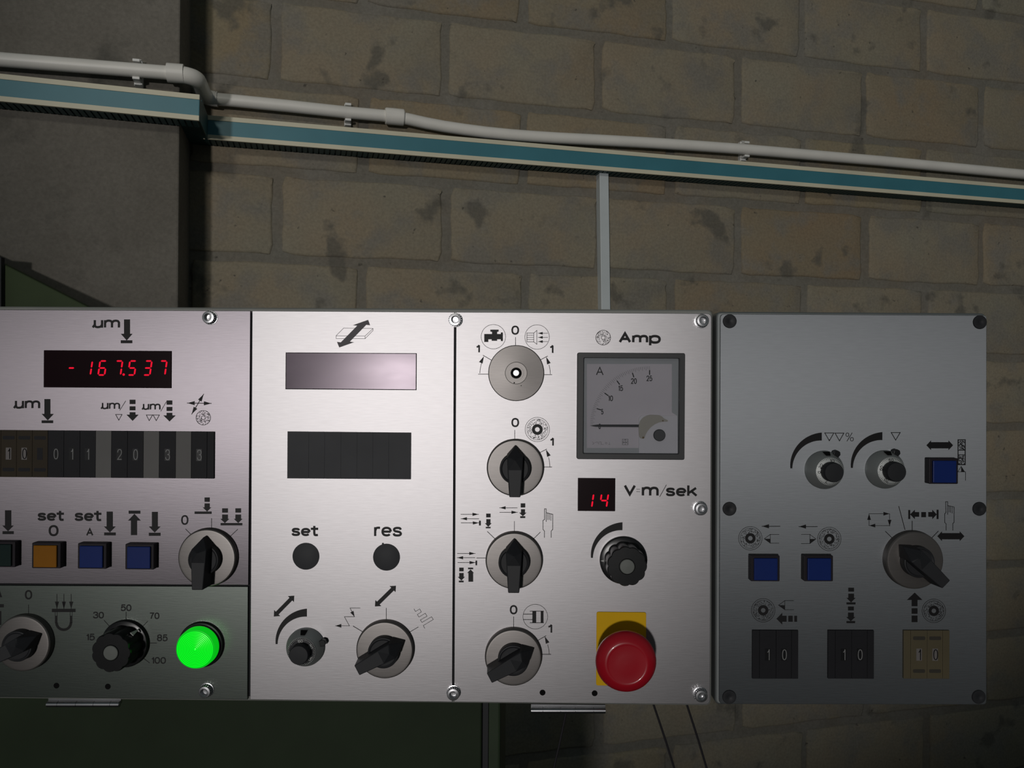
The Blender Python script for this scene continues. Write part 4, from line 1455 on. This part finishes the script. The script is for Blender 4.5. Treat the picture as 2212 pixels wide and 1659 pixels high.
# smoked window and blanked cut-outs of the middle plate
t = thing('display_window', 'empty smoked reflective display window under the workpiece sign', 'display window', F1, 758.5, 802)
bm = bmesh.new()
prism(bm, rect(-142.5, -40, 142.5, 40, .5), 0, .7)
obj('dark_edge', bm, HOLE, t, smooth=0)
bm = bmesh.new()
prism(bm, rect(-140.8, -38.3, 140.8, 38.6, .5), .7, 1.3)
obj('smoked_pane', bm, SMOKE, t, smooth=0)
t = thing('blanking_block', 'black blank switch block below the smoked window', 'blanking plate', F1, 754.5, 983.5)
xs = [-134.5, -88, -53.5, -18, 17, 51.5, 86, 134.5]
for i in range(7):
    bm = bmesh.new()
    prism(bm, rect(xs[i] + .06, -51, xs[i + 1] - .06, 51 - i * .1, .6), 0, 1.5)
    obj('blank_strip', bm, BLANK, t, smooth=0, bevel=.25)
for px, py, lab in ((661, 1201.5, 'round black hole plug under the word set'), (835, 1203.5, 'round black hole plug under the word res')):
    t = thing('hole_plug', lab, 'plug', F1, px, py, group='round black hole plugs')
    bm = bmesh.new()
    lathe(bm, [(29.2, 0), (29.2, .8), (28, 1.5), (0, 1.7)], 48)
    if px > 700:
        prism(bm, circ(2.2, 10, (-8, 29)), 0, 1.2)
    obj('cover_disc', bm, BLANK, t)


# thumbwheel switches
def module(parent, x0, x1, hh, kind, ch, z=5.0, win=None):
    bm = bmesh.new()
    mat = {'beige': BEIGE, 'beige_dim': BEIGE_DIM, 'black': BLKT, 'grey': SPACER}[kind]
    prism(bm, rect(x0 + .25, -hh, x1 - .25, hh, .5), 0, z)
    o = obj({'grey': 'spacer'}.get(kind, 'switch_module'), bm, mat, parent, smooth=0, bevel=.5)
    pad = BLKT if kind in ('black', 'beige_dim') else BEIGE_D
    kind = 'beige' if kind == 'beige_dim' else kind
    cx = (x0 + x1) / 2
    if kind == 'grey':
        return o
    w = min(13, (x1 - x0) * .38)
    for sg in (1, -1):
        bm = bmesh.new()
        prism(bm, rect(cx - w, sg * hh * .68 - hh * .075, cx + w, sg * hh * .68 + hh * .075, 2.5), z, z + .3)
        obj('thumb_pad', bm, pad, o, smooth=0)
    dx, dy = (0.0, 0.0)
    wk = M('wheel_white', (0.16, 0.145, 0.14), .5) if 'wheel_white' not in bpy.data.materials else bpy.data.materials['wheel_white']
    bm = bmesh.new()
    prism(bm, rect(cx - 6, -13, cx + 6, 13, .8), z, z + .3)
    if kind == 'beige':
        obj('digit_window', bm, wk if ch else pad, o, smooth=0)
    else:
        obj('digit_window', bm, BLK, o, smooth=0)
    if ch:
        bm = bmesh.new()
        wd = 2.6 if ch == '1' else 5.0
        word(bm, ch, cx - wd + 1, -11.5, cx + wd + 1, 11.5, z + .3, z + .7, 1.7)
        obj('digit', bm, HOLE if kind == 'beige' else GREYP, o, smooth=0)
    return o


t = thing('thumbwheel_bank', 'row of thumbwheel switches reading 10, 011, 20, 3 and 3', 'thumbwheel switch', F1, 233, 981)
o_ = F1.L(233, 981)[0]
for x0, x1, kind, ch in ((-64, -30, 'black', None), (-30, 5, 'beige_dim', '0'), (5, 38.5, 'beige_dim', '1'), (38.5, 72.5, 'beige_dim', '0'), (72.5, 106, 'beige_dim', None),
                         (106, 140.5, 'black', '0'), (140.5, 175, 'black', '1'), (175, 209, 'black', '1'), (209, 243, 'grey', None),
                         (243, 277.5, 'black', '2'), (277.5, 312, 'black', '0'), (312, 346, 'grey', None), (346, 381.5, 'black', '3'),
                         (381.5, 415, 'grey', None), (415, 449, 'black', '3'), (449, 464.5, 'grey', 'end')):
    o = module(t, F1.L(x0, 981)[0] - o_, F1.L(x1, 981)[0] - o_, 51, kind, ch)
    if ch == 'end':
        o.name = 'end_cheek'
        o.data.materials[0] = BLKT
for px, py, kind, lab in ((1673, 1412, 'black', 'black thumbwheel switch reading 10, left of the three'),
                          (1836, 1412, 'black', 'black thumbwheel switch reading 10, middle of the three'),
                          (1998.5, 1412, 'beige', 'beige thumbwheel switch reading 10 at lower right')):
    t = thing('thumbwheel_switch', lab, 'thumbwheel switch', F2, px, py, group='thumbwheel switches on the right box')
    xs = (-49.5, -34, 1.5, 35, 49.5)
    for i in range(4):
        o = module(t, xs[i], xs[i + 1], 52, 'grey' if i in (0, 3) else kind, None if i in (0, 3) else '10'[i - 1], z=6)
        if i in (0, 3):
            o.name = 'end_cheek'
            o.data.materials[0] = BEIGE if kind == 'beige' else BLKT

# ammeter
CM = (1240, 755, 6.772)
t = thing('ammeter', 'square black framed ammeter with scale from 0 to 25', 'ammeter', F1, 1361, 877)
oa = F1.L(1361, 877)


class AM(Mark):
    def p(s, x, y):
        q = Mark.p(s, x, y)
        return (q[0] - oa[0], q[1] - oa[1])


bm = bmesh.new()
ring2d(bm, rect(-115.5, -114.5, 115.5, 114.5, 4), rect(-101.5, -102, 103.5, 103, 2), 0, 14)
obj('frame', bm, FRAME, t, smooth=0, bevel=1.2)
bm = bmesh.new()
prism(bm, rect(-101.4, -101.9, 103.4, 102.9, 2), 0, 2)
obj('inner_bevel', bm, FACE_G, t, smooth=0)
m = AM(F1, 2, CM)
m.poly((187, 212), (1430, 212), (1430, 920), (1500, 965), (1500, 1440), (187, 1440))
fc = m.done('scale_face', t, FACE)
m = AM(F1, 2.4, CM)
cc = (1105, 1115)
for i in range(51):
    a = math.radians(1.8 * i)
    ra, rb = 868, (812 if i % 2 == 0 else 830)
    m.line((cc[0] - ra * math.cos(a), cc[1] - ra * math.sin(a)), (cc[0] - rb * math.cos(a), cc[1] - rb * math.sin(a)), w=.55)
m.done('fine_scale', fc, M('grey_scale_ink', (0.14, 0.13, 0.14), .6))
m = AM(F1, 2.4, CM)
for i in range(6):
    a = math.radians(18 * i)
    m.line((cc[0] - 805 * math.cos(a), cc[1] - 805 * math.sin(a)), (cc[0] - 752 * math.cos(a), cc[1] - 752 * math.sin(a)), w=2.3)
m.done('main_scale', fc)
for s2, x0, y0, x1, y1 in (('5', 395, 870, 430, 950), ('10', 500, 673, 570, 755), ('15', 648, 525, 717, 607), ('20', 833, 420, 917, 503),
                           ('25', 1060, 382, 1145, 463), ('0', 357, 1085, 392, 1165)):
    AM(F1, 2.4, CM).text(s2, x0, y0, x1, y1, 1.7).done('scale_number', fc)
AM(F1, 2.4, CM).text('A', 320, 250, 433, 374, 2.2).done('unit_letter', fc)
m = AM(F1, 2.4, CM).line((707, 1310), (790, 1310), (790, 1394), (707, 1394), (707, 1310), w=.7)
m.line((748, 1312), (748, 1392), w=.6).line((715, 1340), (748, 1318), (783, 1340), w=.6).line((715, 1372), (748, 1352), (783, 1372), w=.6)
m.text('R', 714, 1350, 735, 1368, .5).text('E', 760, 1350, 780, 1368, .5)
m.done('maker_mark', fc, M('grey_mark_ink', (0.10, 0.10, 0.10), .6))
m = AM(F1, 2.4, CM).line((270, 1350), (292, 1375), (270, 1388), w=.5).line((300, 1362), (340, 1350), (345, 1372), w=.5).line((362, 1352), (362, 1388), w=.5)
m.line((375, 1352), (395, 1352), (395, 1388), (435, 1388), w=.5).ring((470, 1370), 1.6, 2.1).line((500, 1388), (532, 1388), w=.5).line((516, 1388), (516, 1355), w=.5)
m.done('class_symbols', fc, bpy.data.materials['grey_scale_ink'])
m = AM(F1, 2.0, CM).poly((945, 1000), (980, 965), (1505, 965), (1512, 1512), (945, 1512))
cv = m.done('corner_cover', t, FACE_W)
for v in cv.data.vertices:
    if v.co.z > 2.1 * S:
        v.co.z = 6 * S
m = AM(F1, 5.0, CM).poly((232, 1115), (300, 1103), (345, 1098), (945, 1098), (945, 1136), (345, 1132), (300, 1128))
m.done('needle', t, BLKM)
m = AM(F1, 8.0, CM)
m.poly((955, 1280), (945, 1170), (948, 1110), (970, 1040), (1010, 995), (1060, 968), (1120, 955), (1250, 962), (1285, 978), (1320, 1010), (1376, 1036),
       (1366, 1056), (1300, 1056), (1240, 1068), (1180, 1095), (1120, 1140), (1075, 1195), (1045, 1250), (1034, 1292), (1010, 1306), (975, 1300))
bs = m.done('needle_boss', t, BOSS)
for v in bs.data.vertices:
    if v.co.z < 8.1 * S:
        v.co.z = 5.5 * S
m = AM(F1, 8.4, CM).disc((1012, 1288), 2.2).disc((1300, 1042), 1.6)
m.done('boss_rivet', bs, M('brass_rivet', (0.10, 0.07, 0.035), .4, .6))
bm = bmesh.new()
lathe(bm, [(12.8, 6), (12.8, 10.5), (11.5, 11.5), (0, 11.5)], 36, (F1.L(1422.8, 939.6)[0] - oa[0], F1.L(1422.8, 939.6)[1] - oa[1]))
obj('zero_screw', bm, FRAME, t)
bm = bmesh.new()
prism(bm, rect(-101.3, -101.8, 103.3, 102.8, 2), 12.2, 12.8)
obj('glass', bm, GLASS, t, smooth=0)
